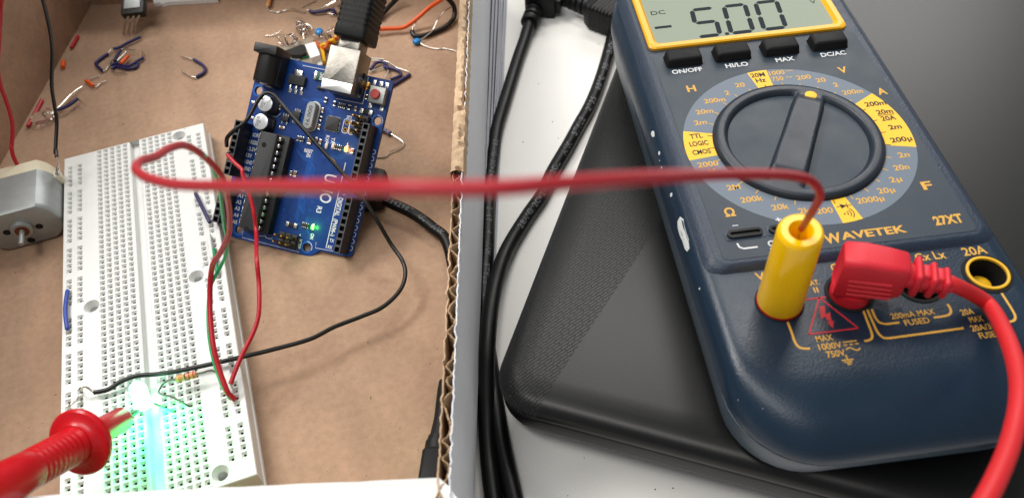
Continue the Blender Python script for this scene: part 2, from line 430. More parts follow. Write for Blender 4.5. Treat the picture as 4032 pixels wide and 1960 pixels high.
# intersection of the two edge lines
p1 = P(2258, 688, 14); p2 = P(2439, 1719, 14)
s_ = (p2-p1).dot(LY); corner = p1+LY*0 + LX*((p2-p1).dot(LX)) ; corner.z = 0
lap = thing('laptop', 'closed matt black laptop with a woven carbon pattern band lying under the multimeter', 'laptop', corner+LX*120+LY*170+Vector((0, 0, DESK)))
XL = frame((corner.x, corner.y, 0), LX, LY)      # x along the left edge, y along the front edge; z comes out downwards
XL = Matrix(((LX[0], LY[0], 0, corner.x), (LX[1], LY[1], 0, corner.y), (0, 0, 1, 0), (0, 0, 0, 1)))
LW, LD = 260.0, 375.0
def lring(ins, z, r): return [(x, y, z) for x, y in rrect(ins, LW-ins, ins, LD-ins, max(r-ins, 2), 10)][::-1]
m = bpy.data.materials.new('laptop_lid'); m.use_nodes = True; nt = m.node_tree; b = nt.nodes['Principled BSDF']; Lk = nt.links.new
tc = nt.nodes.new('ShaderNodeTexCoord'); mp = nt.nodes.new('ShaderNodeMapping'); Lk(tc.outputs['Object'], mp.inputs['Vector'])
def vmath(op, a, bb):
    nd = nt.nodes.new('ShaderNodeMath'); nd.operation = op
    for i, q in enumerate((a, bb)):
        if isinstance(q, (int, float)): nd.inputs[i].default_value = q
        else: Lk(q, nd.inputs[i])
    return nd.outputs[0]
dg0 = P(2630, 830, 17); dg1 = P(2168, 1526, 17); dd = (dg1-dg0).normalized(); dn = Vector((dd.y, -dd.x, 0))
lo = Vector(lap['_o'])
off_ = (dg0-lo).dot(dn)*S
if (P(2330, 900, 17)-dg0).dot(dn) < 0: dn = -dn; off_ = -off_
dot = nt.nodes.new('ShaderNodeVectorMath'); dot.operation = 'DOT_PRODUCT'; Lk(tc.outputs['Object'], dot.inputs[0]); dot.inputs[1].default_value = dn
mask = vmath('GREATER_THAN', dot.outputs['Value'], off_)
mp.inputs['Rotation'].default_value = (0, 0, -LA+math.radians(35)); mp.inputs['Scale'].default_value = (1000, 1000, 1000)
brk = nt.nodes.new('ShaderNodeTexBrick'); Lk(mp.outputs['Vector'], brk.inputs['Vector'])
brk.inputs['Scale'].default_value = 1.0; brk.inputs['Brick Width'].default_value = 2.7; brk.inputs['Row Height'].default_value = .95; brk.inputs['Mortar Size'].default_value = .20
brk.inputs['Mortar Smooth'].default_value = .6; brk.offset = .33; brk.offset_frequency = 3
brk.inputs['Color1'].default_value = (.75, .75, .75, 1); brk.inputs['Color2'].default_value = (1, 1, 1, 1); brk.inputs['Mortar'].default_value = (0, 0, 0, 1)
hgtw = vmath('MULTIPLY', brk.outputs['Color'], mask)
nzn = nt.nodes.new('ShaderNodeTexNoise'); nzn.inputs['Scale'].default_value = 1600; nzn.inputs['Detail'].default_value = 2; Lk(tc.outputs['Object'], nzn.inputs['Vector'])
bm1 = nt.nodes.new('ShaderNodeBump'); bm1.inputs['Strength'].default_value = .04; bm1.inputs['Distance'].default_value = .0003; Lk(nzn.outputs['Fac'], bm1.inputs['Height'])
bm2 = nt.nodes.new('ShaderNodeBump'); bm2.inputs['Strength'].default_value = .6; bm2.inputs['Distance'].default_value = .0006; Lk(hgtw, bm2.inputs['Height']); Lk(bm1.outputs['Normal'], bm2.inputs['Normal'])
Lk(bm2.outputs['Normal'], b.inputs['Normal'])
mxc = nt.nodes.new('ShaderNodeMix'); mxc.data_type = 'RGBA'; mxc.inputs[6].default_value = rgb(16, 16, 16); mxc.inputs[7].default_value = rgb(30, 30, 30); Lk(hgtw, mxc.inputs['Factor'])
Lk(mxc.outputs[2], b.inputs['Base Color']); b.inputs['Roughness'].default_value = .34; b.inputs['Specular IOR Level'].default_value = .34
M_lid = m
mb = MB(XL)
rings = [lring(1.4, 10.6, 14), lring(.2, 10.9, 14), lring(0, 12.2, 14), lring(.3, 13.4, 14), lring(1.1, 14.7, 14), lring(2.4, 15.7, 14), lring(4.2, 16.4, 14), lring(7, 16.9, 14), lring(11, 17.1, 14)]
mb.loft(rings); mb.build('lid', M_lid, lap, sharp=50)
mb = MB(XL)
rings = [lring(14, -8.0, 14), lring(7, -5.5, 14), lring(2.4, -1, 14), lring(.9, 3.5, 14), lring(.6, 8.6, 14), lring(.7, 9.8, 14), lring(1.6, 10.4, 14)]
mb.loft(rings); mb.build('base', mat('laptop_base', rgb(9, 9, 10), .4, spec=.35, bump=(1600, .06)), lap, sharp=60)
for qx in (22, LW-22):
    for qy in (30, LD-30):
        mb = MB(XL); mb.lathe((qx, qy, DESK), (0, 0, 1), [(5, 0), (5.2, 2.6)], 0, 20); mb.build('rubber_foot', M_mould, lap)

# ================================================================== multimeter
MC = Vector((214.4, -51, 49)); MA = math.radians(-13.1)
EX = Vector((math.cos(MA), math.sin(MA), 0)); EY = Vector((-math.sin(MA), math.cos(MA), 0))
XM = frame(MC, EX, EY)
mm = thing('multimeter', 'dark blue handheld digital multimeter reading minus five volts on the laptop lid', 'multimeter', (MC.x, MC.y, 17.2))
def mring(w_, y0, y1, r, z): return [(x, y, z) for x, y in rrect(-w_, w_, y0, y1, r, 9)]
mb = MB(XM)
mb.loft([mring(43.5, -103.2, 99, 23, -13.6), mring(43.9, -103.6, 99.3, 23, -12.4), mring(43.9, -103.0, 99.2, 23, -10.5), mring(43.7, -101, 99, 22.5, -8),
         mring(43.2, -97.5, 98.5, 21.5, -5.6), mring(42.5, -94, 98, 20, -4.0), mring(41.4, -90, 97, 18, -2.9), mring(39.8, -86.5, 96, 16, -2.25), mring(37.8, -83, 94, 14, -2.0)])
case_src = mb
JX = [(-24.5, -61.3), (-5.4, -61.0), (13.7, -60.7), (32.8, -60.3)]
body = mb.build('upper_case', [M_navy_case, M_dark], mm, sharp=60)
cut = MB(XM)
for x, y in JX: cut.lathe((x, y, -13.0), (0, 0, 1), [(5.6, 0), (5.6, 14)], 0, 40)
def carve(ob, cutmb, smooth_angle=50):
    cutter = cutmb.build('cutter', M_dark, mm)
    md = ob.modifiers.new('holes', 'BOOLEAN'); md.operation = 'DIFFERENCE'; md.object = cutter; md.solver = 'EXACT'
    bpy.context.view_layer.update()
    me2 = bpy.data.meshes.new_from_object(ob.evaluated_get(bpy.context.evaluated_depsgraph_get()))
    ob.modifiers.clear(); ob.data = me2
    bpy.data.objects.remove(cutter)
    if smooth_angle and ob.name != 'face_panel':
        me2.polygons.foreach_set('use_smooth', [True]*len(me2.polygons)); me2.set_sharp_from_angle(angle=math.radians(smooth_angle))
carve(body, cut)
mb = MB(XM)
mb.loft([mring(37, -90, 92, 17, -31.6), mring(40, -95.5, 95, 19, -30.6), mring(41.6, -98.6, 97, 20, -27), mring(42.8, -101.2, 98, 21.5, -20), mring(43.4, -103, 98.6, 22.5, -14.2), mring(42.4, -101.6, 98, 22, -13.7)])
mb.build('lower_case', M_lower_case, mm, sharp=60)
# raised frame round the printed panel
mb = MB(XM)
def pr(ins, z, r=5): return [(x, y, z) for x, y in rrect(-41.2+ins, 41.2-ins, -50.3+ins*.7, 96-ins, max(r-ins*.3, 2), 6)]
mb.loft([pr(0, -2.3), pr(.8, -1.5), pr(2.2, -.35), pr(3.0, -.05), pr(3.4, 0)])
frm = mb.build('raised_frame', M_case_frame, mm, sharp=60)
# printed face panel with its lettering
fp = MB(XM); Z1 = .12; Zt = Z1+.07
fmats = [M_face, M_groove, M_ringgrey, M_yel, M_yel_text, M_white_text, M_black_text, M_red_text]
fp.prism(rrect(-36.4, 36.4, -47.4, 47.4, 2.2), -.05, .05, 1)
fp.prism(rrect(-35.9, 35.9, -46.9, 46.9, 2.0), .05, Z1, 0)
DC = (-0.8, -3.7)
def arc(r, a0, a1, n): return [(DC[0]+r*math.cos(math.radians(a0+(a1-a0)*i/n)), DC[1]+r*math.sin(math.radians(a0+(a1-a0)*i/n))) for i in range(n+1)]
def sector(r0_, r1_, a0, a1, z, mi, n=24):
    A_ = arc(r0_, a0, a1, n); B_ = arc(r1_, a0, a1, n)
    fp.add([(x, y, z) for x, y in A_]+[(x, y, z) for x, y in B_], [(i, n+1+i, n+2+i, i+1) for i in range(n)], mi)
sector(24, 35.0, 0, 360, Z1+.03, 2, 120)
for a0, a1 in ((88.6, 99.6), (163.5, 185.3), (-14.5, 29.8), (-87.6, -77.6)): sector(24, 35.02, a0, a1, Z1+.05, 3)
def T(s, x, y, cap, wd=None, mi=4, bold=.012, z=Zt): fp.text(s, (x, y, z), cap, wd, mi, bold=bold)
for s, x, wd in (('ON/OFF', -26, 10.4), ('HI/LO', -8.8, 7.8), ('MAX', 7.9, 6.4), ('DC/AC', 24.7, 8.6)): T(s, x, 35.7, 2.0, wd, 5, .03)
for s, x, y in (('H', -26.9, 26.2), ('V', 24.7, 26.8), ('A', 33.0, 14.1), ('F', 29.4, -28.4), ('Ω', -29.5, -29.7)): T(s, x, y, 3.0, 3.0, 4, .03)
for s, x, y, wd in (('20', -10.7, 25.2, 3.2), ('2', -15.9, 22.0, 1.5), ('200m', -20.9, 19.1, 7), ('20m', -25.5, 14.3, 5.6), ('2m', -28.1, 9.4, 4), ('2000', -30.6, -9.4, 6.4), ('M', -30.0, -12.6, 2.1),
                    ('2M', -25.7, -20.1, 4), ('200k', -21.8, -25.6, 6.6), ('20k', -14.7, -29.9, 5), ('2k', -8.4, -32.4, 3.4), ('200', -2.8, -33.3, 4.8), ('2000µ', 11.4, -31.2, 8), ('20µ', 17.2, -28.4, 5.0), ('2µ', 21.6, -24.6, 3.6),
                    ('20n', 25.2, -20.1, 4.6), ('2n', 28.0, -15.1, 3.4), ('200m', 23.8, 15.5, 6.6), ('2', 19.8, 19.8, 1.5), ('20', 15.9, 23.0, 3.2), ('200', 10.9, 25.4, 4.8), ('1000', 3.0, 29.2, 5.2), ('750', 2.3, 26.2, 3.9)):
    T(s, x, y, 2.05, wd, 4, .02)
fp.ribbon([(6.4, 29.6), (8.6, 29.6)], .3, Zt, 4); fp.ribbon([(5.2, 26.1), (5.9, 26.6), (6.6, 26.0), (7.3, 26.5)], .3, Zt, 4)
for s, x, y, wd in (('20M', -3.5, 29.2, 4.8), ('Hz', -3.3, 26.4, 3.4), ('TTL', -31.0, 3.4, 4.0), ('LOGIC', -31.0, 0.0, 5.9), ('CMOS', -31.1, -3.8, 5.7), ('200m', 28.7, 8.7, 6.8), ('20m', 30, 4.5, 5.2), ('20A', 30.0, 1.4, 4.6), ('2m', 30.4, -2.8, 4), ('200µ', 30.0, -8.5, 6.6)):
    T(s, x, y, 2.0, wd, 6, .03)
fp.ribbon([(27.3, 2.95), (32.6, 2.95)], .3, Zt, 6)
for k in range(30):
    a = 94-12*k
    dark = any(lo_ < ((a-l0) % 360) < hi for l0, lo_, hi in ((88, 0, 12), (163, 0, 23), (-15, 0, 45), (-88, 0, 11)))
    q0 = arc(25.9, a, a, 1)[0]; q1 = arc(27.6, a, a, 1)[0]; fp.ribbon([q0, q1], .3, Zt, 6 if dark else 4)
fp.ribbon([(1.0, -32.4), (5.4, -32.4)], .28, Zt, 6); fp.flat([(2.2, -33.4), (2.2, -31.4), (4.0, -32.4)], Zt, 6); fp.ribbon([(4.1, -33.4), (4.1, -31.4)], .3, Zt, 6)
fp.flat([(2.1, -35.6), (2.6, -35.6), (2.6, -35.1), (2.1, -35.1)], Zt, 6)
for r_ in (1.0, 1.8, 2.6): fp.ribbon([(2.4+r_*math.cos(math.radians(a)), -35.3+r_*math.sin(math.radians(a))) for a in range(-42, 43, 14)], .3, Zt, 6)
# name and type number
lg = MB(XM)
T('W', -4.2, -43.6, 3.4, 4.9, 4, .03); T('AVETEK', 7.6, -43.3, 2.5, 18.6, 4, .03); T('27XT', 29.6, -41.9, 3.0, 8.2, 4, .04)
T('–', -29.3, -34.6, 2.0, 1.7, 5); T('+', -16.7, -34.6, 2.0, 1.7, 5, .02)
fp.ribbon([(-30.6, -41.4), (-30.4, -42.8), (-29.4, -43.5), (-25.4, -43.5)], .5, Zt, 5); T('Cx', -20.7, -42.9, 2, 3.2, 5, .02); T('Lx', -20.7, -45.4, 2, 3, 5, .02)
facep = fp.build('face_panel', fmats, mm, smooth=False)
dcut = MB(XM); dcut.lathe((DC[0], DC[1], -9), (0, 0, 1), [(23.7, 0), (23.7, 9.14)], 0, 72)
for q_ in (body, frm, facep): carve(q_, dcut)
# lettering printed on the case round the sockets
fp = MB(XM); ZJ = -1.93
JT = lambda s, x, y, cap, wd, mi=0, bold=.016: fp.text(s, (x, y, ZJ), cap, wd, mi, bold=bold)
JT('VΩ', -25.6, -52.2, 2.6, 5.2); JT('COM', -3.9, -52.2, 2.6, 6.6); JT('mA', 12.4, -52.2, 2.6, 5); JT('Cx Lx', 20.6, -52.2, 2.6, 8.4); JT('20A', 33.0, -52.2, 2.7, 6.6)
JT('CAT.', -13.8, -56.4, 1.7, 3.8); JT('II', -13.7, -58.8, 1.7, 1.2)
JT('MAX', -16.8, -74.0, 1.8, 4.4); JT('1000V', -16.2, -76.5, 1.8, 6.0); JT('750V', -15.6, -78.9, 1.8, 4.8); JT('200mA MAX', 8.1, -70.0, 1.7, 11.6); JT('FUSED', 8.2, -72.4, 1.7, 6.6)
JT('20A', 22.0, -71.4, 1.7, 3.4); JT('MAX', 23.2, -73.9, 1.7, 3.6); JT('20A/30s', 24.2, -76.5, 1.7, 7.2); JT('FUSED', 24.4, -78.9, 1.7, 5.6)
fp.ribbon([(-12.6, -75.9), (-9.0, -75.9)], .35, ZJ)
for x in (-12.3, -10.8, -9.3): fp.ribbon([(x-.45, -76.8), (x+.45, -76.8)], .35, ZJ)
fp.ribbon([(-12.6+i*.36, -78.2+.5*math.sin(i*2*PI/10)) for i in range(11)], .35, ZJ)
fp.ribbon([(-13.3, -79.6), (-13.3, -81.0)], .35, ZJ)
for i, hw in enumerate((1.5, 1.0, .55)): fp.ribbon([(-13.3-hw, -81.1-i*.62), (-13.3+hw, -81.1-i*.62)], .34, ZJ)
def rline(pts, wd=.62, mi=0):
    q = catmull([Vector((x, y, 0)) for x, y in pts], 4); fp.ribbon(q, wd, ZJ, mi)
rline([(-24.4, -67.0), (-24.4, -71), (-24.5, -74.2), (-23.9, -75.8), (-22.6, -76.4), (-21.4, -76.5)])
rline([(-3.9, -67), (-4.2, -71), (-4.4, -74), (-4.9, -75.6), (-5.9, -76.2), (-7.2, -76.3)])
rline([(-2.8, -67), (-2.9, -71), (-2.9, -74), (-2.4, -75.6), (-1.2, -76.3), (4, -76.3), (12, -76.2), (18.9, -76.1)])
rline([(-1.6, -67), (-1.7, -69.6), (-1.3, -71.3), (0, -72.0), (1.6, -72.1), (3.7, -72.1)])
rline([(18.2, -68.3), (18.2, -70.2), (17.4, -71.4), (16, -71.8), (12.9, -71.9)])
rline([(33.4, -67.0), (33.5, -72), (33.3, -74.4), (32.4, -75.6), (30.9, -75.9)])
for a_, b_ in (((-13.7, -61.4), (-20.2, -72.3)), ((-20.2, -72.3), (-7.2, -72.3)), ((-7.2, -72.3), (-13.7, -61.4))): fp.ribbon([a_, b_], .42, ZJ+.02, 1)
fp.ribbon([(-19.0, -61.5), (-8.6, -61.5)], .42, ZJ+.02, 1)
fp.flat([(-14.6, -64.2), (-13.2, -64.2), (-14.0, -67.0), (-12.6, -66.4), (-13.2, -69.4), (-12.5, -69.0), (-13.6, -71.4), (-14.5, -69.2), (-13.8, -69.5), (-14.3, -67.6), (-15.6, -68.2)], ZJ+.03, 1)
fp.build('socket_lettering', [M_yel_text, M_red_text], mm, smooth=False)
# screen
mb = MB(XM)
def br(o_, z): return [(x, y, z) for x, y in rrect(-36.2+o_, 33.2-o_+1.2, 48.3+o_, 84-o_, 2.4, 5)]
mb.loft([br(0, -.1), br(0, .9), br(.5, 1.35), br(2.2, 1.35), br(3.3, .2)], 0, cap0=False, cap1=False)
bz = mb.build('screen_bezel', M_bezel, mm)
mb = MB(XM); mb.flat([(-33.3, 51.2), (31.4, 51.2), (31.4, 81), (-33.3, 81)], .22, 0)
def seg(cx, cy, on, hw=3.9, hh=8.1, sl=-.10, th=1.75):
    def q(x, y): return (cx+x+sl*-(y), cy+y)
    def bar(a, b_):
        a = Vector(a); b_ = Vector(b_); t = (b_-a).normalized(); nn = Vector((-t.y, t.x))*th/2; g = t*.25
        a2 = a+g; b2 = b_-g; k = th*.5
        poly = [a2, a2+t*k+nn, b2-t*k+nn, b2, b2-t*k-nn, a2+t*k-nn]
        mb.flat([q(p.x, p.y) for p in poly], .28, 1)
    e = {'a': ((-hw, hh), (hw, hh)), 'b': ((hw, hh), (hw, 0)), 'c': ((hw, 0), (hw, -hh)), 'd': ((-hw, -hh), (hw, -hh)), 'e': ((-hw, 0), (-hw, -hh)), 'f': ((-hw, hh), (-hw, 0)), 'g': ((-hw, 0), (hw, 0))}
    for s in on: bar(*e[s])
for cx, on in ((-12.9, 'afgcd'), (-1.0, 'abcdef'), (10.8, 'abcdef')): seg(cx, 61.3, on)
mb.flat([(-8.0, 52.5), (-6.6, 52.5), (-6.6, 53.9), (-8.0, 53.9)], .28, 1); mb.flat([(-31.5, 60.6), (-25.4, 60.6), (-25.4, 61.9), (-31.5, 61.9)], .28, 1)
mb.text('DC', (-28.4, 70.2, .28), 2.3, 5.2, 1); mb.text('V', (28.2, 66.2, .28), 2.2, 2.0, 1)
mb.build('screen', [M_lcd, M_seg], mm, smooth=False)
for x in (-26, -9.1, 7.7, 24.6):
    mb = MB(XM); rings = []
    for z, ins in ((-.1, -.5), (.5, -.2), (2.4, .1), (3.0, .4), (3.3, 1.0)):
        rings.append([(x+p, 41.4+q-(.25*math.cos(p/6*PI/2) if q < 0 else 0), z) for p, q in rr2(6.0-ins, 3.1-ins, .9)])
    mb.loft(rings); mb.build('push_button', M_button, mm)
# rotary dial
mb = MB(XM); vs = []; fs = []; NR, NS = 46, 144; ba = math.radians(61.0)
def sm(a, b_, x): x = min(1, max(0, (x-a)/(b_-a))); return x*x*(3-2*x)
for i in range(NR+1):
    r_ = 25.2*i/NR if i < NR-1 else (25.2 if i == NR-1 else 25.5)
    for j in range(NS):
        a = 2*PI*j/NS; x = r_*math.cos(a); y = r_*math.sin(a)
        al = x*math.cos(ba)+y*math.sin(ba); ac = abs(-x*math.sin(ba)+y*math.cos(ba))
        fl = -6.6+2.2*sm(2, 19, r_)
        rim = fl+(1.7-fl)*sm(18.6, 22.6, r_)-.2*sm(24.4, 25.1, r_)
        hump = 3.5-1.75*sm(15.5, 20.5, abs(al))
        wk = 4.3-.02*al
        bar = fl+(hump-fl)*(1-sm(wk, wk+2.6, ac))
        z = max(rim, bar) if r_ < 24.9 else rim
        if i == NR: z = .1
        vs.append((DC[0]+x, DC[1]+y, z+.1))
for i in range(NR):
    for j in range(NS): fs.append((i*NS+j, (i+1)*NS+j, (i+1)*NS+(j+1) % NS, i*NS+(j+1) % NS))
mb.add(vs, fs); dial = mb.build('rotary_dial', M_knob, mm, sharp=70)
mb = MB(XM); ddx, ddy = DC[0]+20.6*math.cos(ba), DC[1]+20.6*math.sin(ba)
mb.lathe((ddx, ddy, 1.45), (0, 0, 1), [(1.9, 0), (1.9, .55), (1.7, .62)], 0, 24); mb.build('pointer_dot', M_yel, dial)
mb = MB(XM); mb.lathe((DC[0], DC[1], .1), (0, 0, 1), [(26.0, 0), (26.0, .12), (25.3, .12), (25.3, -.02)], 0, 96, False, False); mb.build('dial_groove', M_groove, mm)
# component slots
for x0, x1 in ((-32.6, -22.4), (-20.6, -10.4)):
    mb = MB(XM); mb.prism(rrect(x0-.7, x1+.7, -40.2, -36.5, .5), .1, .25, 1)
    ro = [(x, y, 0) for x, y in rrect(x0, x1, -39.7, -36.9, 1.35, 5)]; ri = [(x, y, 0) for x, y in rrect(x0+.8, x1-.8, -38.9, -37.7, .55, 5)]
    mb.loft([[(x, y, .2) for x, y, _ in ro], [(x, y, .9) for x, y, _ in ro], [(x, y, .9) for x, y, _ in ri], [(x, y, .28) for x, y, _ in ri]], 0, False, True)
    mb.build('component_slot', [M_mould, M_case_frame], mm)
# sockets
for i, (x, y) in enumerate(JX):
    mb = MB(XM)
    mb.lathe((x, y, 0), (0, 0, 1), [(6.5, -2.02), (6.5, -1.75), (5.55, -1.7), (5.5, -12.6)], 1, 40, False, True)
    if i == 3: mb.lathe((x, y, 0), (0, 0, 1), [(5.6, -1.72), (5.55, -1.3), (5.2, -1.2), (4.85, -1.3), (4.8, -1.9)], 0, 44, False, False)
    mb.lathe((x, y, 0), (0, 0, 1), [(4.82, -1.6), (4.75, -12.4)], 1, 40, False, False)
    if i == 3: mb.lathe((x, y, 0), (0, 0, 1), [(2.7, -12.5), (2.7, -6.5), (2.0, -6.2)], 0, 24)
    mb.build('input_socket', [M_jack_ring, M_dark], mm)
# worn patches on the edge of the case
bvh = BVHTree.FromPolygons([v.co+Vector(mm.location) for v in body.data.vertices], [p.vertices[:] for p in body.data.polygons])
def decal(pts):
    out = []; mbx = MB()
    for u, v in pts:
        h = bvh.ray_cast(CAM*S, ray(u, v).normalized())
        if h[0] is None: return
        out.append(h[0]/S+h[1]*.06)
    n = len(out); uu = sum(p[0] for p in pts)/n; vv = sum(p[1] for p in pts)/n
    h = bvh.ray_cast(CAM*S, ray(uu, vv).normalized()); c = h[0]/S
    mbx.add(out+[c+h[1]*.10], [(i, (i+1) % n, n) for i in range(n)], 0); mbx.build('scuff_mark', M_scuff, mm)
zz = zf(1800, 0, 1.252)
decal([zz(*p) for p in ((1100, 1068), (1116, 1080), (1120, 1110), (1132, 1150), (1142, 1180), (1146, 1225), (1134, 1240), (1122, 1225), (1112, 1190), (1098, 1160), (1088, 1125), (1087, 1090))])
for cx, cy, r_ in ((966, 658, 13), (996, 755, 7), (1056, 960, 8), (1190, 1100, 5)):
    decal([zz(cx+r_*math.cos(a*.9)*random.uniform(.4, 1), cy+1.6*r_*math.sin(a*.9)*random.uniform(.6, 1)) for a in range(7)])
rw = random.Random(5)
for _ in range(5):
    t = rw.random(); u0, v0 = 2600+t*250+rw.gauss(0, 9), 640+t*830+rw.gauss(0, 12); r_ = rw.uniform(1.2, 3.6)
    decal([(u0+r_*math.cos(q*1.05)*rw.uniform(.3, 1), v0+2.2*r_*math.sin(q*1.05)*rw.uniform(.4, 1)) for q in range(6)])
for _ in range(3):
    u0, v0 = rw.uniform(2880, 3700), rw.uniform(1490, 1660); r_ = rw.uniform(.8, 2.0)
    decal([(u0+2*r_*math.cos(q*1.05)*rw.uniform(.3, 1), v0+r_*math.sin(q*1.05)*rw.uniform(.4, 1)) for q in range(6)])

# ================================================================== yellow plug in the multimeter
def ML(x, y, z): return MC+EX*x+EY*y+Vector((0, 0, z))
yb = ML(-24.5, -61.3, 0); yt = P(3155, 906, 79.5); ax = (yt-ML(-24.5, -61.3, -1.5)).normalized(); hl = (yt-ML(-24.5, -61.3, -1.5)).length
yp = thing('banana_plug', 'yellow tapered plug standing in the left socket of the multimeter', 'plug', yb)
mb = MB(); mb.lathe(ML(-24.5, -61.3, -1.5), ax, [(6.0, .9), (6.02, 2), (5.75, hl*.5), (5.45, hl-1.4), (5.2, hl-.5), (4.6, hl), (3.0, hl), (2.6, hl-.5), (2.5, hl-9)], 0, 48, True, True)
mb.build('sleeve', M_yellow_plug, yp)
mb = MB(); mb.lathe(ML(-24.5, -61.3, -1.5), ax, [(6.05, -.4), (6.15, .3), (6.05, .95), (5.5, 1.0)], 0, 40); mb.build('collar', M_red_glossy, yp)
mb = MB(); mb.lathe(ML(-24.5, -61.3, -10), ax, [(2, 0), (2, 8.5)], 0, 16); mb.build('pin', M_tin, yp)

# ================================================================== red angled test lead
rl = thing('test_lead', 'red right-angled test lead plugged into the COM socket with thick red cable', 'test lead', ML(-5.4, -61, 0))
an = math.radians(-20); DXl = EX*math.cos(an)+EY*math.sin(an); DYl = -EX*math.sin(an)+EY*math.cos(an)
XR = frame(ML(-5.4, -61.0, 0), DXl, DYl)
mb = MB(XR)
def sec(s, y0, y1, z0, z1, r): return [(s, y, z) for y, z in rrect(y0, y1, z0, z1, r, 4)]
mb.loft([sec(-4.6, -3.6, 2.2, 2.0, 13.5, 1.8), sec(-5.2, -4.5, 3.2, 1.0, 14.8, 2), sec(-4.6, -4.9, 3.6, .6, 15.4, 1.8), sec(0, -4.9, 3.6, .6, 15.8, 1.6), sec(5.8, -4.7, 3.4, 2.2, 15.4, 1.6), sec(10.2, -4.5, 3.2, 3.4, 14.8, 1.6), sec(10.8, -4.0, 2.8, 4, 14.2, 1.6)])
mb.lathe((0, -.4, -2.2), (0, 0, 1), [(5.2, 0), (5.3, 1.6), (5.0, 4)], 0, 32)
mb.build('plug_body', M_red_rubber, rl, sharp=50)
for k in range(4):
    mb = MB(XR); z = 3.4+k*1.75
    mb.tube([(-2.2-.2*k, -4.85, z), (8.4-.3*k, -4.75, z+.5)], .45, 0, 8); mb.build('grip_rib', M_red_rubber, rl)
mb = MB(XR)
mb.tube([(11, -.6, 9.4), (22, -1.2, 8.9)], [3.3, 2.3], 0, 16)
for s, wd, hh in ((13.3, 1.9, 4.5), (17.0, 1.8, 4.0), (20.2, 1.7, 3.5)):
    mb.box((s, -.6-.06*(s-12), 9.4-.06*(s-12)), (wd, hh*1.7, hh*1.9), 0, r=.9)
for s in (15.2, 18.6):
    mb.box((s, -.8, 9.2), (2.2, 4.2, 6.6-.3*(s-16)), 0, r=.6)
mb.build('strain_relief', M_red_rubber, rl, sharp=50)
c0 = XR @ Vector((19, -1.0, 9.1)); c1 = XR @ Vector((22.5, -1.3, 9.0))
cp = [c0, c1, D(3888, 1196, 212), D(3960, 1318, 196), D(4003, 1450, 183), D(4012, 1570, 173), D(3990, 1700, 165), D(3950, 1820, 158), D(3880, 1965, 151), D(3780, 2120, 146)]
mb = MB(); mb.tube(cp, 2.0, 0, 18, 10); mb.build('cable', mat('red_lead_silicone', rgb(200, 32, 38), .5, bump=(500, .05)), rl)

# ================================================================== breadboard
bbz = 9.0
bb = thing('breadboard', 'white plastic solderless breadboard full of square holes standing in the box', 'breadboard', (0, 0, .2))
colx = {}
for i, c in enumerate('ABCDE'): colx[c] = -3.81-2.54*(4-i)
for i, c in enumerate('FGHIJ'): colx[c] = 3.81+2.54*i
colx['L2'] = colx['A']-7.62; colx['L1'] = colx['L2']-3.7; colx['R1'] = colx['J']+7.62; colx['R2'] = colx['R1']+3.7
def rowy(r_): return -(r_-32.5)*2.54
bus = [r_ for k in range(5) for r_ in range(3+6*k, 8+6*k)]; bus = sorted(bus+[65-r_ for r_ in bus])
HO, HI = .93, .37
X0, X1, Y0, Y1 = -27.35, 27.75, -82.4, 81.4
mb = MB()
names = ['L1', 'L2', 'A', 'B', 'C', 'D', 'E', 'F', 'G', 'H', 'I', 'J', 'R1', 'R2']
MH = [(-18.0, 78.0), (-17.7, -.3), (18.6, 77.4), (18.7, -.6), (18.75, -78.4), (-17.9, -78.4)]   # mounting holes
MR = 3.6
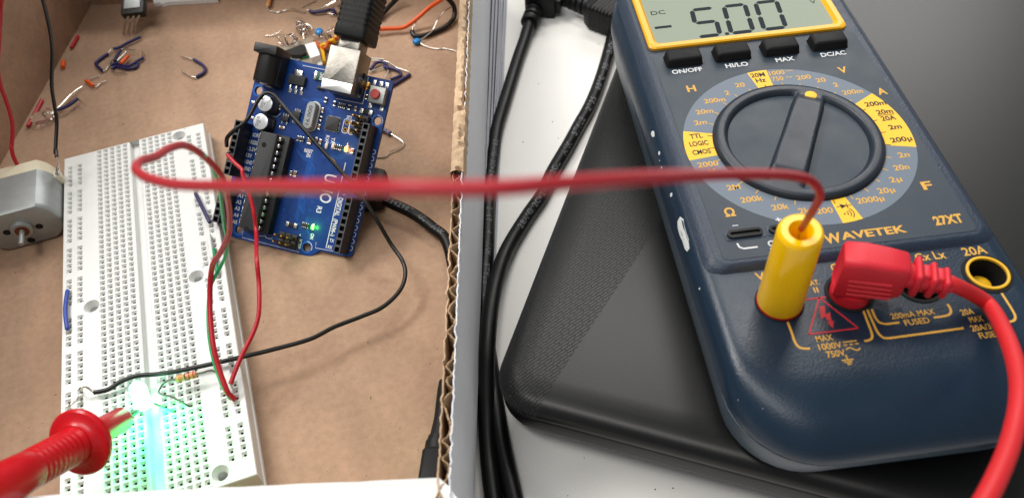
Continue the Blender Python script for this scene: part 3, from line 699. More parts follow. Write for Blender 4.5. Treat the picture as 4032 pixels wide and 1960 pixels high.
def strip(xa, xb, holes=None, name=None):
    """vertical strip of the top between xa and xb; holes = rows that have a contact hole there"""
    if holes is None:
        mh = [y for x, y in MH if xa < x-1 and x+1 < xb]
        ys = sorted([Y0, Y1]+[y-MR for y in mh]+[y+MR for y in mh]); ys = [y for y in ys if Y0 <= y <= Y1]
        for a, b_ in zip(ys, ys[1:]):
            c = next(((x, y) for x, y in MH if xa < x-1 and x+1 < xb and a-.01 <= y-MR+.02 and y+MR-.02 <= b_+.01 and b_-a < 2*MR+.1), None)
            if c is None: mb.add([(xa, a, bbz), (xb, a, bbz), (xb, b_, bbz), (xa, b_, bbz)], [(0, 1, 2, 3)]); continue
            cx = (xa+xb)/2; n = 32; sq = []; hx = (xb-xa)/2
            for i in range(n):
                t = 2*PI*(i+.5)/n; ct, st_ = math.cos(t), math.sin(t); k = 1/max(abs(ct), abs(st_)); sq.append((cx+hx*ct*k, c[1]+MR*st_*k, bbz))
            rings = [sq]+[[(cx+r_*math.cos(2*PI*(i+.5)/n), c[1]+r_*math.sin(2*PI*(i+.5)/n), z) for i in range(n)] for r_, z in ((2.68, bbz), (2.5, bbz-.25), (1.75, bbz-2.0), (1.6, bbz-2.1), (1.6, .5))]
            mb.loft(rings, 0, False, False); mb.flat([(x, y) for x, y, _ in rings[-1]], .5, 0)
            for sx in (-1, 1):
                for sy in (-1, 1): mb.add([(cx+sx*hx, c[1]+sy*MR, bbz), sq[[0, 0][0]] if False else (cx+sx*hx, c[1]+sy*MR*.9, bbz), (cx+sx*hx*.9, c[1]+sy*MR, bbz)], [(0, 1, 2)])
        return
    y = Y1
    xc = (xa+xb)/2
    for r_ in holes:
        yc = rowy(r_); ya = yc+HO; yb_ = yc-HO
        mb.add([(xa, ya, bbz), (xb, ya, bbz), (xb, y, bbz), (xa, y, bbz)], [(0, 1, 2, 3)])
        sqs = [[(xc-h, yc-h, z), (xc+h, yc-h, z), (xc+h, yc+h, z), (xc-h, yc+h, z)] for h, z in ((HO, bbz), (HI, bbz-.85), (HI, bbz-5))]
        mb.loft(sqs[:2], 0, False, False); mb.loft(sqs[1:], 1, False, False)
        mb.add(sqs[2], [(0, 1, 2, 3)], 1)
        y = yb_
    mb.add([(xa, Y0, bbz), (xb, Y0, bbz), (xb, y, bbz), (xa, y, bbz)], [(0, 1, 2, 3)])
xprev = X0
for nme in names:
    xc = colx[nme]
    if nme == 'F':
        strip(xprev, -2.1); strip(2.1, xc-HO)
        prof = [(-2.1, bbz), (-1.75, bbz-.25), (-1.35, bbz-2.6), (1.35, bbz-2.6), (1.75, bbz-.25), (2.1, bbz)]
        mb.loft([[(x, y, z) for x, z in prof] for y in (Y0, Y1)], 0, False, False, closed=False)
    else: strip(xprev, xc-HO)
    strip(xc-HO, xc+HO, bus if nme in ('L1', 'L2', 'R1', 'R2') else range(1, 65), nme); xprev = xc+HO
strip(xprev, X1)
def bring(o_, z): return [(X0-o_, Y0-o_, z), (X1+o_, Y0-o_, z), (X1+o_, Y1+o_, z), (X0-o_, Y1+o_, z)]
mb.loft([bring(.75, .2), bring(.7, 2.2), bring(.35, 2.4), bring(.25, bbz-.3), bring(0, bbz)], 0, True, False)
mb.build('hole_block', [M_white_plastic, M_dark], bb, sharp=25)
mb = MB(); mb.box((0, -.5, .12), (53, 160, .2), 0); mb.build('adhesive_pad', M_flap, bb)

# ================================================================== circuit board
RAm = Matrix(((-0.4981552562567537, 0.8013039721733963, -0.3312903331564403), (-0.6011336819027762, -0.5945067291085326, -0.5340412395374406), (-0.6248836988958666, -0.06688567278431973, 0.7778474591013387)))
TA = Vector((60.51837449533723, 65.2976374955393, 45.654556953329596))
XA = Matrix.Translation(TA) @ RAm.to_4x4()
def AW(x, y, z): return XA @ Vector((x, y, z))
def AP(u, v, h):                      # photograph point at height h above the circuit board, in world mm
    d = ray(u, v); n = RAm.col[2]; o_ = TA+n*h; return CAM+d*(n.dot(o_-CAM)/n.dot(d))
ab = thing('circuit_board', 'blue microcontroller circuit board leaning up on its plugged-in cable in the box', 'circuit board', AW(66, 27, -1.6))
out = [(0, .6), (.6, 0), (65.0, 0), (66.04, 1.0), (66.04, 2.54), (69.4, 5.0), (69.2, 37.4), (66.9, 39.9), (66.04, 40.8), (65.6, 52.0), (65.2, 52.9), (64.3, 53.34), (.6, 53.34), (0, 52.7)]
pc = MB(XA)
# board top with four real holes: built as a fan grid of triangles round each hole
from mathutils.geometry import delaunay_2d_cdt
hs = [(13.97, 2.54), (15.24, 50.8), (66.04, 7.62), (66.04, 35.56)]
pts = [Vector(p) for p in out]; edges = [(i, (i+1) % len(out)) for i in range(len(out))]; hloops = []
for hx, hy in hs:
    b0 = len(pts); n = 20
    for i in range(n): pts.append(Vector((hx+1.6*math.cos(2*PI*i/n), hy+1.6*math.sin(2*PI*i/n))))
    edges += [(b0+i, b0+(i+1) % n) for i in range(n)]; hloops.append([(p.x, p.y) for p in pts[b0:b0+n]])
v2, e2, f2, *_r = delaunay_2d_cdt(pts, edges, [], 1, 1e-5)
keep = []
for f in f2:
    c = sum((v2[i] for i in f), Vector((0, 0)))/len(f)
    if not any((c-Vector(h)).length < 1.55 for h in hs): keep.append(tuple(f))
pc.add([(p.x, p.y, 0) for p in v2], keep, 0); pc.add([(p.x, p.y, -1.6) for p in v2], [tuple(reversed(f)) for f in keep], 0)
for lp in [out]+hloops: pc.loft([[(x, y, -1.6) for x, y in lp], [(x, y, 0) for x, y in lp]], 1, False, False)
# copper runs under the solder mask
rt = random.Random(3)
def bundle(x, y, dirs, n, gap, z=.02):
    for k in range(n):
        p = Vector((x, y))+Vector((gap*k*.7, gap*k)); pl = [p.copy()]
        for dx, dy in dirs: p = p+Vector((dx, dy)); pl.append(p.copy())
        pc.ribbon([(q.x, q.y) for q in pl], .16, z, 2)
bundle(13.2, 20, [(0, 3), (-1, 2), (0, 5), (1, 1.5), (0, 2.5)], 3, .55)
bundle(18, 13.5, [(1.2, 3), (0, 4), (2, 2), (3, 0)], 4, .5)
bundle(14, 31, [(2, 1), (1.2, 2), (0, 4), (2, 2)], 5, .5)
bundle(24.5, 30, [(1.5, 2), (0, 6), (2, 2), (0, 3)], 5, .5)
bundle(31.5, 22.5, [(2, 1.5), (0, 3), (2, 2), (4, .5)], 5, .62)
bundle(31, 28, [(4, .2), (6, 0), (10, 0), (2, 1)], 5, .45)
bundle(30, 33.5, [(1.2, 1), (0, 4), (-1, 2)], 3, .6)
bundle(41, 28, [(6, 0), (2, 2), (2, 0), (2, -1.5), (4, 0)], 3, .5)
bundle(56, 33, [(3, 0), (2, 2), (3, 0)], 3, .5)
bundle(.9, 15, [(0, 6), (0, 10)], 2, .5); bundle(3, 13, [(4, 0), (2, 2)], 2, .6)
for _ in range(34):
    x, y = rt.uniform(16, 60), rt.uniform(21.5, 42)
    pc.lathe((x, y, 0), (0, 0, 1), [(.42, .015), (.42, .03), (.22, .03)], 2, 12); pc.lathe((x, y, 0), (0, 0, 1), [(.2, .035), (.2, .045)], 3, 10)
for x, y in hs: pc.lathe((x, y, 0), (0, 0, 1), [(2.25, .02), (2.25, .04), (1.62, .04), (1.62, -.2)], 2, 24, False, False)
pcb = pc.build('board', [M_pcb, M_pcb_edge, M_trace, M_dark], ab, smooth=False)
# white printing
sk = MB(XA); ZS = .06
def at(s, x, y, cap, wd=None, bold=.02): sk.text(s, (x, y, ZS), cap, wd, 0, (0, 1, 0), (-1, 0, 0), bold)      # reads across the board
def av(s, x, y, cap, wd=None, bold=.02): sk.text(s, (x, y, ZS), cap, wd, 0, (1, 0, 0), (0, 1, 0), bold)        # reads along the board
for s, x, y, wd in (('IOREF', 30.4, 6.3, 3.7), ('RESET', 33.2, 6.2, 3.9), ('3.3V', 35.8, 5.7, 3.0), ('5V', 38.3, 5.2, 1.7), ('GND', 40.8, 5.5, 2.6), ('GND', 43.3, 5.4, 2.6), ('VIN', 45.8, 5.3, 2.4),
                    ('A0', 51.1, 5.3, 2.1), ('A1', 53.6, 5.2, 2.1), ('A2', 56.1, 5.1, 2.1), ('A3', 58.5, 5.1, 2.1), ('A4', 61.0, 5.2, 2.1), ('A5', 63.6, 5.3, 2.1)):
    at(s, x, y, 1.35, wd, .035)
    if s not in ('IOREF', 'A5', 'A0'): sk.ribbon([(x-.8, y-wd/2-.6), (x+.8, y-wd/2-.6)], .22, ZS)
av('POWER', 43.9, 8.2, 1.3, 6.2, .03); av('ANALOG IN', 58.4, 7.7, 1.3, 10.5, .03)
av('UNO', 43.4, 38.3, 4.3, 10.6, .012); av('R3', 51.6, 36.9, 1.9, 2.4, .02); av('DIGITAL', 48.9, 44.1, 1.7, 6.9, .03); av('(PWM~)', 56.6, 44.1, 1.6, 6.4, .03)
at('TX', 61.4, 44.5, 1.15, 1.8, .03); at('RX', 63.9, 44.4, 1.15, 1.8, .03)
sk.ribbon([(32.6, 42.7), (64.6, 42.9)], .3, ZS)
av('RX', 25.6, 33.6, 1.3, 2.4, .02); av('TX', 25.9, 35.9, 1.3, 2.4, .02); at('L', 26.0, 42.0, 1.1, .8, .03); at('ON', 61.9, 36.6, 1.2, 2.0, .03) if False else av('ON', 61.7, 36.6, 1.3, 2.1, .03)
at('JP2', 16.3, 40.0, 1.2, 2.2, .03); av('ICSP', 65.6, 32.6, 1.15, 3.6, .03); at('RESET', 31.6, 27.6, 1.25, 3.4, .03); at('EN', 33.2, 28.0, 1.25, 1.5, .03)
def outl(x0, x1, y0, y1, r=.8):
    q = rrect(x0, x1, y0, y1, r, 3); sk.ribbon(q+[q[0]], .24, ZS)
outl(17.0, 22.2, 38.4, 40.7); outl(17.0, 22.2, 40.9, 43.0); outl(62.0, 67.8, 31.9, 32.0, .05)
sk.ribbon([(.4, 43.6), (10.4, 43.9), (10.6, 33.5)], .26, ZS); sk.ribbon([(29.0, 14), (28.4, 20.8), (29.2, 21.4)], .26, ZS); sk.ribbon([(66.4, 16.2), (66.2, 17.8), (65.7, 18.4), (66.5, 19.2), (66.4, 21.4), (65.6, 21.4)], .24, ZS)
sk.ribbon([(14.4, 6.3), (22.4, 6.4)], .2, ZS); sk.ribbon([(20.4, 13.4), (22.0, 12.2), (22.4, 8.2)], .2, ZS); sk.ribbon([(1.4, 17.5), (1.2, 28.5)], .2, ZS)
sk.ribbon([(66.2, 9.4), (68.6, 9.6), (68.5, 33)], .16, ZS); sk.ribbon([(63.4, 38.7), (65.5, 38.9), (65.0, 46)], .16, ZS)
for k in range(10):
    x = 18.9+2.54*k; sk.ribbon([(x-.8, 52.0), (x-.8, 52.5), (x-.4, 52.9), (x+.4, 52.9), (x+.8, 52.5), (x+.8, 52.0)], .22, ZS) if k > 2 else None
for k in range(8):
    x = 44.6+2.54*k; sk.ribbon([(x-.8, 52.0), (x-.8, 52.5), (x-.4, 52.9), (x+.4, 52.9), (x+.8, 52.5), (x+.8, 52.0)], .22, ZS)
for x, y in ((39.5, 44.9), (42, 44.9), (44.2, 45)): sk.ribbon([(x, y-.5), (x-.3, y), (x, y+.5)], .2, ZS)
for x, y in hs[1:2]+hs[3:]: sk.ribbon([(x+2.1*math.cos(a*.3), y+2.1*math.sin(a*.3)) for a in range(4, 12)], .18, ZS)
sk.build('silkscreen', M_silk, pcb, smooth=False)
# pin headers
def header(x0, n, yc, rows=1):
    mb = MB(XA); L0 = x0-1.27
    for k in range(n):
        cx = x0+2.54*k
        q = [(cx-1.27, yc-1.25), (cx+1.27, yc-1.25), (cx+1.27, yc+1.25), (cx-1.27, yc+1.25)]
        iq = [(cx-.85, yc-.85), (cx+.85, yc-.85), (cx+.85, yc+.85), (cx-.85, yc+.85)]
        mb.loft([[(x, y, 8.5) for x, y in q], [(x, y, 8.5) for x, y in iq]], 1, False, False)
        mb.loft([[(x, y, 8.5) for x, y in iq], [(x, y, 6.4) for x, y in iq]], 2, False, True)
    e = x0+2.54*(n-1)+1.27
    ring = [(L0, yc-1.25), (e, yc-1.25), (e, yc+1.25), (L0, yc+1.25)]
    mb.loft([[(x, y, 0) for x, y in ring], [(x, y, 8.5) for x, y in ring]], 0, True, False)
    return mb.build('pin_header', [M_header, M_header_top, M_dark], ab, sharp=20)
header(18.9, 10, 50.5); header(45.6, 8, 50.6); header(28.1, 8, 2.4); header(51.0, 6, 2.4)
# microcontroller in its socket
mb = MB(XA); mb.box((46.6, 15.6, 2.1), (36.4, 11.6, 4.0), 0, r=.2); mb.build('chip_socket', M_header, ab)
mb = MB(XA); mb.box((46.6, 15.0, 6.6), (35.8, 6.7, 3.4), 0, r=.35); mb.lathe((33.4, 14.2, 8.31), (0, 0, 1), [(.95, -.05), (.95, .02)], 1, 20); mb.lathe((64.5, 15.0, 8.25), (0, 0, 1), [(1.0, 0), (1.0, .08)], 1, 20)
chip = mb.build('microcontroller', [M_chip, M_dark], ab)
for k in range(14):
    x = 46.6-16.51+2.54*k
    for sgn in (-1, 1):
        yy = 15.0+sgn*3.75
        mb = MB(XA); mb.box((x, yy, 6.6), (1.5, .9, .35), 0, r=.1); mb.box((x, yy+sgn*.35, 5.2), (1.3, .3, 2.6), 0, r=.08); mb.build('chip_pin', M_solder, chip)
# usb socket
mb = MB(XA)
y0, y1 = 31.5, 43.3
prof = [(-6.4, 10.9), (5.6, 10.9), (9.3, 9.0) if False else (9.2, 10.7), (9.3, 10.5), (9.3, 0.1), (-6.4, .1)]
mb.box((1.45, 37.4, 5.5), (15.7, 11.8, 10.8), 0, r=.35)
mb.box((-6.45, 37.4, 5.6), (.12, 8.2, 7.6), 1)
us = mb.build('usb_socket', [M_nickel, M_dark], ab)
mb = MB(XA); mb.box((7.5, 37.4, 10.95), (3.5, 11.4, .1), 0, r=.04); mb.build('fold', mat('polished_nickel', rgb(232, 230, 226), .3, metal=1.0), us)
for yy in (31.35, 43.45):
    for xx in (1.0, 6.5):
        mb = MB(XA); mb.box((xx, yy, 3.4), (2.0, .12, 1.4), 0); mb.build('shell_slot', M_dark, us)
mb = MB(XA); mb.lathe((3.6, 43.9, 0), (0, 0, 1), [(1.45, .02), (1.45, .3), (.9, .9), (.3, 1.0)], 0, 18); mb.build('mounting_post', M_brass, us)
# power jack
mb = MB(XA)
mb.box((-.2, 7.6, 5.6), (3.4, 9.0, 11.0), 0, r=.3); mb.box((6.4, 7.6, 2.9), (10.6, 8.8, 5.8), 0, r=.3)
mb.lathe((1.2, 7.5, 5.8), (1, 0, 0), [(4.3, 0), (4.3, 9.6), (4.1, 10.2), (2.2, 10.4)], 0, 36)
pj = mb.build('power_jack', M_header, ab)
mb = MB(XA); mb.lathe((11.3, 7.4, 5.6), (1, 0, 0), [(1.8, 0), (1.8, .5), (1.2, .9)], 0, 20); mb.box((12.2, 8.6, 2.5), (.4, 2.4, 4.4), 0, r=.1); mb.build('contact', M_tin, pj)
# capacitors
for i, (cx, cy) in enumerate(((18.6, 9.3), (25.4, 9.2))):
    mb = MB(XA)
    mb.prism([(cx-3.2, cy-3.2), (cx+3.2, cy-3.2), (cx+3.2, cy+2.0), (cx+2.0, cy+3.2), (cx-2.0, cy+3.2), (cx-3.2, cy+2.0)], 0, .9, 1)
    mb.lathe((cx, cy, 0), (0, 0, 1), [(3.0, .9), (3.1, 1.2), (2.8, 1.6), (3.0, 2.0), (3.0, 5.1), (2.85, 5.4)], 0, 36, False, False)
    mb.lathe((cx, cy, 0), (0, 0, 1), [(2.85, 5.4), (2.6, 5.5)], 2, 36, False, True)
    c_ = MB
    for j, s in enumerate(('47', '25V', 'VT')): mb.text(s, (cx-1.35+j*1.45, cy-1.0+(.25 if j == 1 else -.1), 5.53), 1.1, (1.2, 1.9, 1.3)[j], 3, (0, 1, 0), (-1, 0, 0), .01)
    mb.build('capacitor', [M_cap_sleeve, M_header, M_cap_top, M_ink], ab)
# crystal
mb = MB(XA)
def cr(hx, hy, z): return [(18.95+y_, 26.2+x_, z) for x_, y_ in rr2(hx, hy, hx, 8)]
mb.loft([cr(2.4, 5.7, 0), cr(2.4, 5.7, .5), cr(1.85, 5.1, .6), cr(1.85, 5.1, 3.2), cr(1.6, 4.9, 3.5)][::1], 0)
mb.text('16.000', (19.0, 26.2, 3.53), 1.3, 7.0, 1, (-1, 0, 0), (0, -1, 0), .01)
mb.build('crystal', [M_steel, M_ink], ab)
# regulator, fuse, small packages
mb = MB(XA); mb.box((7.3, 17.3, .9), (3.5, 6.5, 1.7), 0, r=.2); vr = mb.build('voltage_regulator', M_chip, ab)
mb = MB(XA); mb.box((4.6, 16.9, .7), (2.4, 3.2, .35), 0, r=.1); mb.build('tab', M_solder, vr)
for yy in (14.9, 17.2, 19.5):
    mb = MB(XA); mb.box((10.2, yy, .55), (2.6, .75, .3), 0, r=.1); mb.box((11.4, yy, .12), (1.6, 1.1, .2), 0, r=.08); mb.build('lead', M_solder, vr)
mb = MB(XA); mb.box((4.0, 25.6, .45), (3.1, 3.4, .8), 0, r=.12); mb.text('5WC', (4.0, 26.2, .88), 1.3, 2.7, 1, (-1, 0, 0), (0, -1, 0), .03); fu = mb.build('resettable_fuse', [M_green_smd, M_silk], ab)
mb = MB(XA); mb.box((4.0, 23.7, .47), (3.2, .9, .85), 0, r=.1); mb.build('end_cap', M_solder, fu)
mb = MB(XA); mb.box((8.1, 26.8, .5), (1.2, 3, .8), 0, r=.1); mb.build('surface_component', M_smd_black, ab)
def ic(cx, cy, sx, sy, h, pins, label='small_chip'):
    mb = MB(XA); mb.box((cx, cy, h/2+.1), (sx, sy, h), 0, r=.12); c_ = mb.build(label, M_chip, ab)
    mb = MB(XA)
    for px_, py_, qx, qy in pins: mb.box((px_, py_, .16), (qx, qy, .26), 0)
    mb.build('pins', M_solder, c_)
ic(20.0, 31.9-5.0-7.0, 3.1, 3.0, 1.0, [(17.9+d, 18.9+.65*k, 1.0, .35) for k in range(4) for d in (0, 4.4)])
ic(22.0, 15.8, 1.8, 3.0, 1.0, [(20.6, 14.8+.95*k, 1.0, .45) for k in range(3)]+[(23.5, 14.8+1.9*k, 1.0, .45) for k in range(2)])
ic(19.9, 34.5, 5.0, 5.0, .85, [(19.9-2.2+.5*k, 34.5+s*2.6, .26, .5) for k in range(10) for s in (-1, 1)]+[(19.9+s*2.6, 34.5-2.2+.5*k, .5, .26) for k in range(10) for s in (-1, 1)], 'interface_chip')
cz = zf(1220, 320, 3.682); ez = zf(820, 620, 3.13); bz_ = zf(860, 320, 3.13)
XAi = XA.inverted()
def smd(u, v, ln, wd, along, body, h=.55, grp=None):
    p = XAi @ AP(u, v, .4); sx, sy = (ln, wd) if along else (wd, ln)
    mb = MB(XA); mb.box((p.x, p.y, h/2+.05), (sx*.66, sy*.66 if not along else sy, h) if along else (sx, sy*.66, h), 0, r=.06)
    k = ln/2-.18*ln/1.6
    for s in (-1, 1):
        c_ = (p.x+s*k, p.y, h/2+.06) if along else (p.x, p.y+s*k, h/2+.06)
        mb.box(c_, (ln*.28, wd*1.04, h+.02) if along else (wd*1.04, ln*.28, h+.02), 1, r=.06)
    mb.build('surface_component', [body, M_solder], ab)
def arr(u, v):
    p = XAi @ AP(u, v, .3)
    mb = MB(XA); mb.box((p.x, p.y, .3), (1.3, 3.0, .5), 0, r=.06)
    for k in range(4):
        for s in (-1, 1): mb.box((p.x+s*.75, p.y-1.1+.74*k, .3), (.5, .4, .5), 1, r=.05)
    mb.build('resistor_array', [M_smd_black, M_solder], ab)
for x, y, al, bd in ((230, 275, 1, M_smd_black), (360, 330, 1, M_smd_black), (570, 380, 1, M_smd_black), (662, 400, 1, M_smd_tan), (183, 425, 1, M_smd_tan), (158, 545, 1, M_smd_black), (130, 665, 1, M_smd_tan), (618, 1015, 1, M_smd_tan), (812, 230, 1, M_smd_black), (150, 880, 1, M_smd_tan), (95, 850, 1, M_smd_tan)):
    smd(*cz(x, y), 1.9, .95, al, bd)
smd(*cz(820, 445), 4.6, 1.7, False, M_smd_black, .9); smd(*bz_(780, 572), 2.2, 1.0, False, M_smd_tan); smd(*ez(1030, 830), 4.2, 1.6, False, M_smd_black, .9); smd(*ez(1015, 195), 1.9, .95, True, M_smd_tan); smd(*ez(1065, 205), 2.4, 1.3, True, M_smd_tan); smd(*bz_(752, 325), 1.7, 1.0, True, M_smd_tan)
smd(*bz_(1120, 740), 2.4, 1.5, True, M_smd_tan, .4); smd(*bz_(1210, 730), 1.9, .9, True, M_smd_tan); smd(*bz_(437, 265), 1.6, 1.0, False, M_solder); smd(*bz_(410, 450), 1.6, 1.0, False, M_solder)
arr(*cz(468, 358)); arr(*bz_(1012, 712)); arr(*cz(410, 960)); arr(*zf(1140, 640, 3.13)(195, 775))
for x, y in ((937, 20), (1035, 40), (1120, 60), (875, 355), (1040, 400)):
    p = XAi @ AP(*cz(x, y), .1); mb = MB(XA); mb.box((p.x, p.y, .14), (1.9, 1.5, .24), 0, r=.1); mb.build('solder_pad', M_solder, ab)
# indicator lights
def led(u, v, m_, nm, light=None):
    p = XAi @ AP(u, v, .4); mb = MB(XA); mb.box((p.x, p.y, .4), (1.5, 1.0, .7), 0, r=.12)
    for s in (-1, 1): mb.box((p.x+s*.95, p.y, .2), (.55, 1.0, .3), 1, r=.05)
    o = mb.build('indicator_light', [m_, M_solder], ab, label=nm)
    if light:
        l = bpy.data.lights.new('indicator_glow', 'POINT'); l.color = light[0]; l.energy = light[1]; l.shadow_soft_size = .0008
        lo_ = bpy.data.objects.new('indicator_glow', l); COL.objects.link(lo_); lo_.location = (XA @ Vector((p.x, p.y, 3.4)))*S
led(*cz(240, 930), M_led_off, None); led(*cz(335, 940), M_led_off, None)
led(*cz(525, 985), M_amber, 'glowing amber indicator light', ((1, .42, .05), .0009)); led(*zf(1140, 640, 3.13)(285, 795), M_green_led, 'glowing green indicator light', ((.12, 1, .08), .0008))
# reset button
mb = MB(XA); mb.box((6.5, 49.6, 1.8), (6.1, 6.1, 3.3), 0, r=.2); rb = mb.build('reset_button', [mat('satin_tin', rgb(150, 152, 148), .4, metal=.9, var=(300, .15))], ab)
mb = MB(XA); mb.lathe((6.4, 49.3, 3.4), (0, 0, 1), [(1.75, 0), (1.75, 1.1), (1.5, 1.35)], 0, 26); mb.build('cap', M_red_button, rb)
# programming headers
for nm, xs, ys in (('icsp', (63.9, 66.4), (26.0, 28.5, 31.0)), ('icsp2', (15.9, 18.4, 20.9), (44.6, 47.1))):
    mb = MB(XA)
    for x in xs:
        for y in ys:
            mb.box((x, y, 1.3), (2.5, 2.5, 2.4), 0, r=.3)
    ph = mb.build('programming_header', M_header, ab)
    for x in xs:
        for y in ys: mb = MB(XA); mb.box((x, y, 5), (.62, .62, 6.4), 0, r=.1); mb.build('pin', M_brass, ph)
for x, y in ((18.3, 39.6), (20.9, 39.6), (18.4, 41.9), (21.0, 41.9)):
    mb = MB(XA); mb.lathe((x, y, 0), (0, 0, 1), [(.85, .02), (.85, .09), (.45, .09), (.45, .05)], 0, 18); mb.lathe((x, y, 0), (0, 0, 1), [(.44, .05), (.44, .07)], 1, 14); mb.build('plated_hole', [M_brass, M_dark], ab)

# ================================================================== usb plug in the board
up = thing('usb_plug', 'black moulded USB plug pushed into the metal socket of the blue board', 'plug', AW(-8, 37.5, 5.4))
mb = MB(XA); mb.box((-8.3, 37.5, 5.4), (5.5, 8.4, 7.8), 0, r=.6); mb.build('metal_shell', M_nickel, up)
def ur(x, hy, hz, r=1.6): return [(x, 38.0+p, 5.8+q) for p, q in rr2(hy, hz, r, 4)]
mb = MB(XA); rings = [ur(-10.0, 5.5, 6.2, .8), ur(-10.2, 5.8, 6.5, 1.0), ur(-10.9, 6.0, 6.7, 1.2)]
for k in range(14):
    x = -14-k*1.9; rings += [ur(x, 6.05, 6.75), ur(x-.6, 5.72, 6.75), ur(x-1.0, 5.72, 6.75), ur(x-1.6, 6.05, 6.75)]
rings += [ur(-46, 5.2, 5.8), ur(-47, 4, 4.5)]
mb.loft(rings[::-1]); om = mb.build('overmould', M_mould, up, sharp=50)
mb = MB(XA); zt = 12.6
mb.ribbon([(-12.8, 35.2-.6), (-31, 34.7-.6)], .38, zt)
def trident(mbx, x0, yc):     # x0 = arrow tip, symbol runs towards -x
    mbx.ribbon([(x0+.2, yc), (x0-11.5, yc)], .42, zt); mbx.ribbon([(x0-1.6, yc-.9), (x0, yc), (x0-1.6, yc+.9)], .42, zt)
    mbx.ribbon([(x0-3.4, yc), (x0-5.4, yc+1.7), (x0-7.6, yc+1.9)], .42, zt); mbx.ribbon([(x0-5.6, yc), (x0-7.4, yc-1.7), (x0-9.2, yc-1.8)], .42, zt)
    mbx.ribbon([(x0-11.6+1.0*math.cos(a*.45), yc+1.0*math.sin(a*.45)) for a in range(15)], .42, zt)
    mbx.ribbon([(x0-8.2+.8*math.cos(a*.45), yc+1.9+.8*math.sin(a*.45)) for a in range(15)], .36, zt)
    mbx.ribbon([(x0-8.6, yc-2.4), (x0-8.6, yc-1.2), (x0-9.9, yc-1.2), (x0-9.9, yc-2.4), (x0-8.6, yc-2.4)], .36, zt)
trident(mb, -13.6, 39.2)
mb.build('embossed_symbol', mat('embossed_black', rgb(9, 9, 9), .6), om, smooth=False)
mb = MB(); mb.tube([AW(-46, 38, 5.8), AW(-60, 38, 5.8), AW(-80, 39, 8), AW(-100, 46, 20)], 2.6, 0, 16); mb.build('cable', M_cable, up)

# ================================================================== short usb cable lying in the box
R2z = zf(900, 0, 1.252); z4b = zf(1600, 1440, 2.408)
uc = thing('usb_cable', 'black printed USB cable curving from under the blue board to the torn box wall', 'cable', P(1480, 750, 0))
cpath = [P(*R2z(700, 930), 6), P(*R2z(790, 995), 5.5), P(*R2z(900, 1048), 5), P(*R2z(1000, 1118), 4.5), P(*R2z(1085, 1215), 4.2), W(109.6, -12, 3.2), W(109.8, -40, 3.0)]
mb = MB(); mb.tube(cpath, 2.15, 0, 16, 8)
text_on_cable(mb, cpath, 2.15, 'E342987  UL  AWM', 10.5, 2.0, 1.75, (.1, -.35, 1), 1)
mb.build('cable', [M_cable, M_cable_print], uc)
dz = zf(1140, 640, 3.13)
mb = MB(); q0 = P(*dz(900, 330), 7); q1 = P(*dz(1190, 335), 7); XU = frame(q0, q1-q0, Vector((0, 0, 1)).cross(q1-q0)); LL = (q1-q0).length
mb.X = XU; mb.loft([[(x, p, q) for p, q in rr2(hy, hz, 1.5)] for x, hy, hz in ((-18, 7, 5.6), (LL-4, 7, 5.6), (LL-.8, 6.2, 5.2), (LL, 5.4, 4.4))]); mb.build('plug_body', M_mould, uc)
e0 = P(*z4b(245, 1120), 5); e1 = P(*z4b(300, 740), 5); e2_ = P(*z4b(345, 500), 4.5); e3 = P(*z4b(392, 150), 4)
XE = frame(e0, e1-e0, Vector((0, 0, 1)).cross(e1-e0)); l1 = (P(*z4b(262, 805), 5)-e0).length; l2 = (P(*z4b(300, 680), 5)-e0).length
e0w = .5*(P(*z4b(370, 900), 5)-P(*z4b(130, 900), 5)).length
mb = MB(XE)
mb.loft([[(x, p, q) for p, q in rr2(hy, hz, 1.3)] for x, hy, hz in ((-12, e0w, 4.2), (l1-1.5, e0w, 4.2), (l1-.4, e0w-.6, 3.8), (l1, e0w-1.6, 3))])
mb.lathe((l1, 0, 0), (1, 0, 0), [(3.8, -.5), (3.8, (l2-l1)*.6), (3.3, (l2-l1)*.65), (3.3, l2-l1)], 0, 20)
mb.X = Matrix(); mb.tube([XE @ Vector((l2-1, 0, 0)), e2_, e3, W(109.9, -52, 3)], [3.0, 2.3], 0, 16)
mb.build('end_plug', M_mould, uc)
pl = MB(XE); zt = 4.25
pl.lathe((l1-8.2, -3.2, 4.2), (0, 0, 1), [(.9, 0), (.9, .06)], 0, 14); pl.ribbon([(l1-16, -3.2), (l1-8, -3.2)], .4, zt); pl.ribbon([(l1-14, -1), (l1-10.6, -3.0)], .4, zt); pl.ribbon([(l1-15, -5.2), (l1-11, -3.4)], .4, zt)
pl.build('embossed_symbol', bpy.data.materials['embossed_black'], uc, smooth=False)

# ================================================================== usb cables on the desk
CR = 2.85; zc = DESK+CR
z7 = zf(1900, 0, 1.788); z2b = zf(1650, 480, 2.505); z4c = zf(1600, 1440, 2.408)
ca = [P(*z7(335, 150), zc+2), P(*z7(300, 270), zc+.6), P(*z7(255, 400), zc), P(*z7(205, 560), zc), P(*z7(150, 740), zc), P(*z7(103, 900), zc), P(*z7(77, 1060), zc), P(*z2b(715, 430), zc), P(*z2b(692, 630), zc), P(*z2b(680, 900), zc),
      P(1918, 959, zc), P(1911, 1050, zc), P(1906, 1140, zc), P(1907, 1230, zc), P(1916, 1340, zc), P(1931, 1450, zc), P(1950, 1580, zc), P(1976, 1740, zc), P(2003, 1870, zc), P(2032, 1995, zc), P(2070, 2150, zc)]
a1 = thing('usb_cable', 'black USB cable lying next to the paper stack with ringed strain relief', 'cable', ca[0]-Vector((0, 0, CR)), 'thick black cables on the desk')
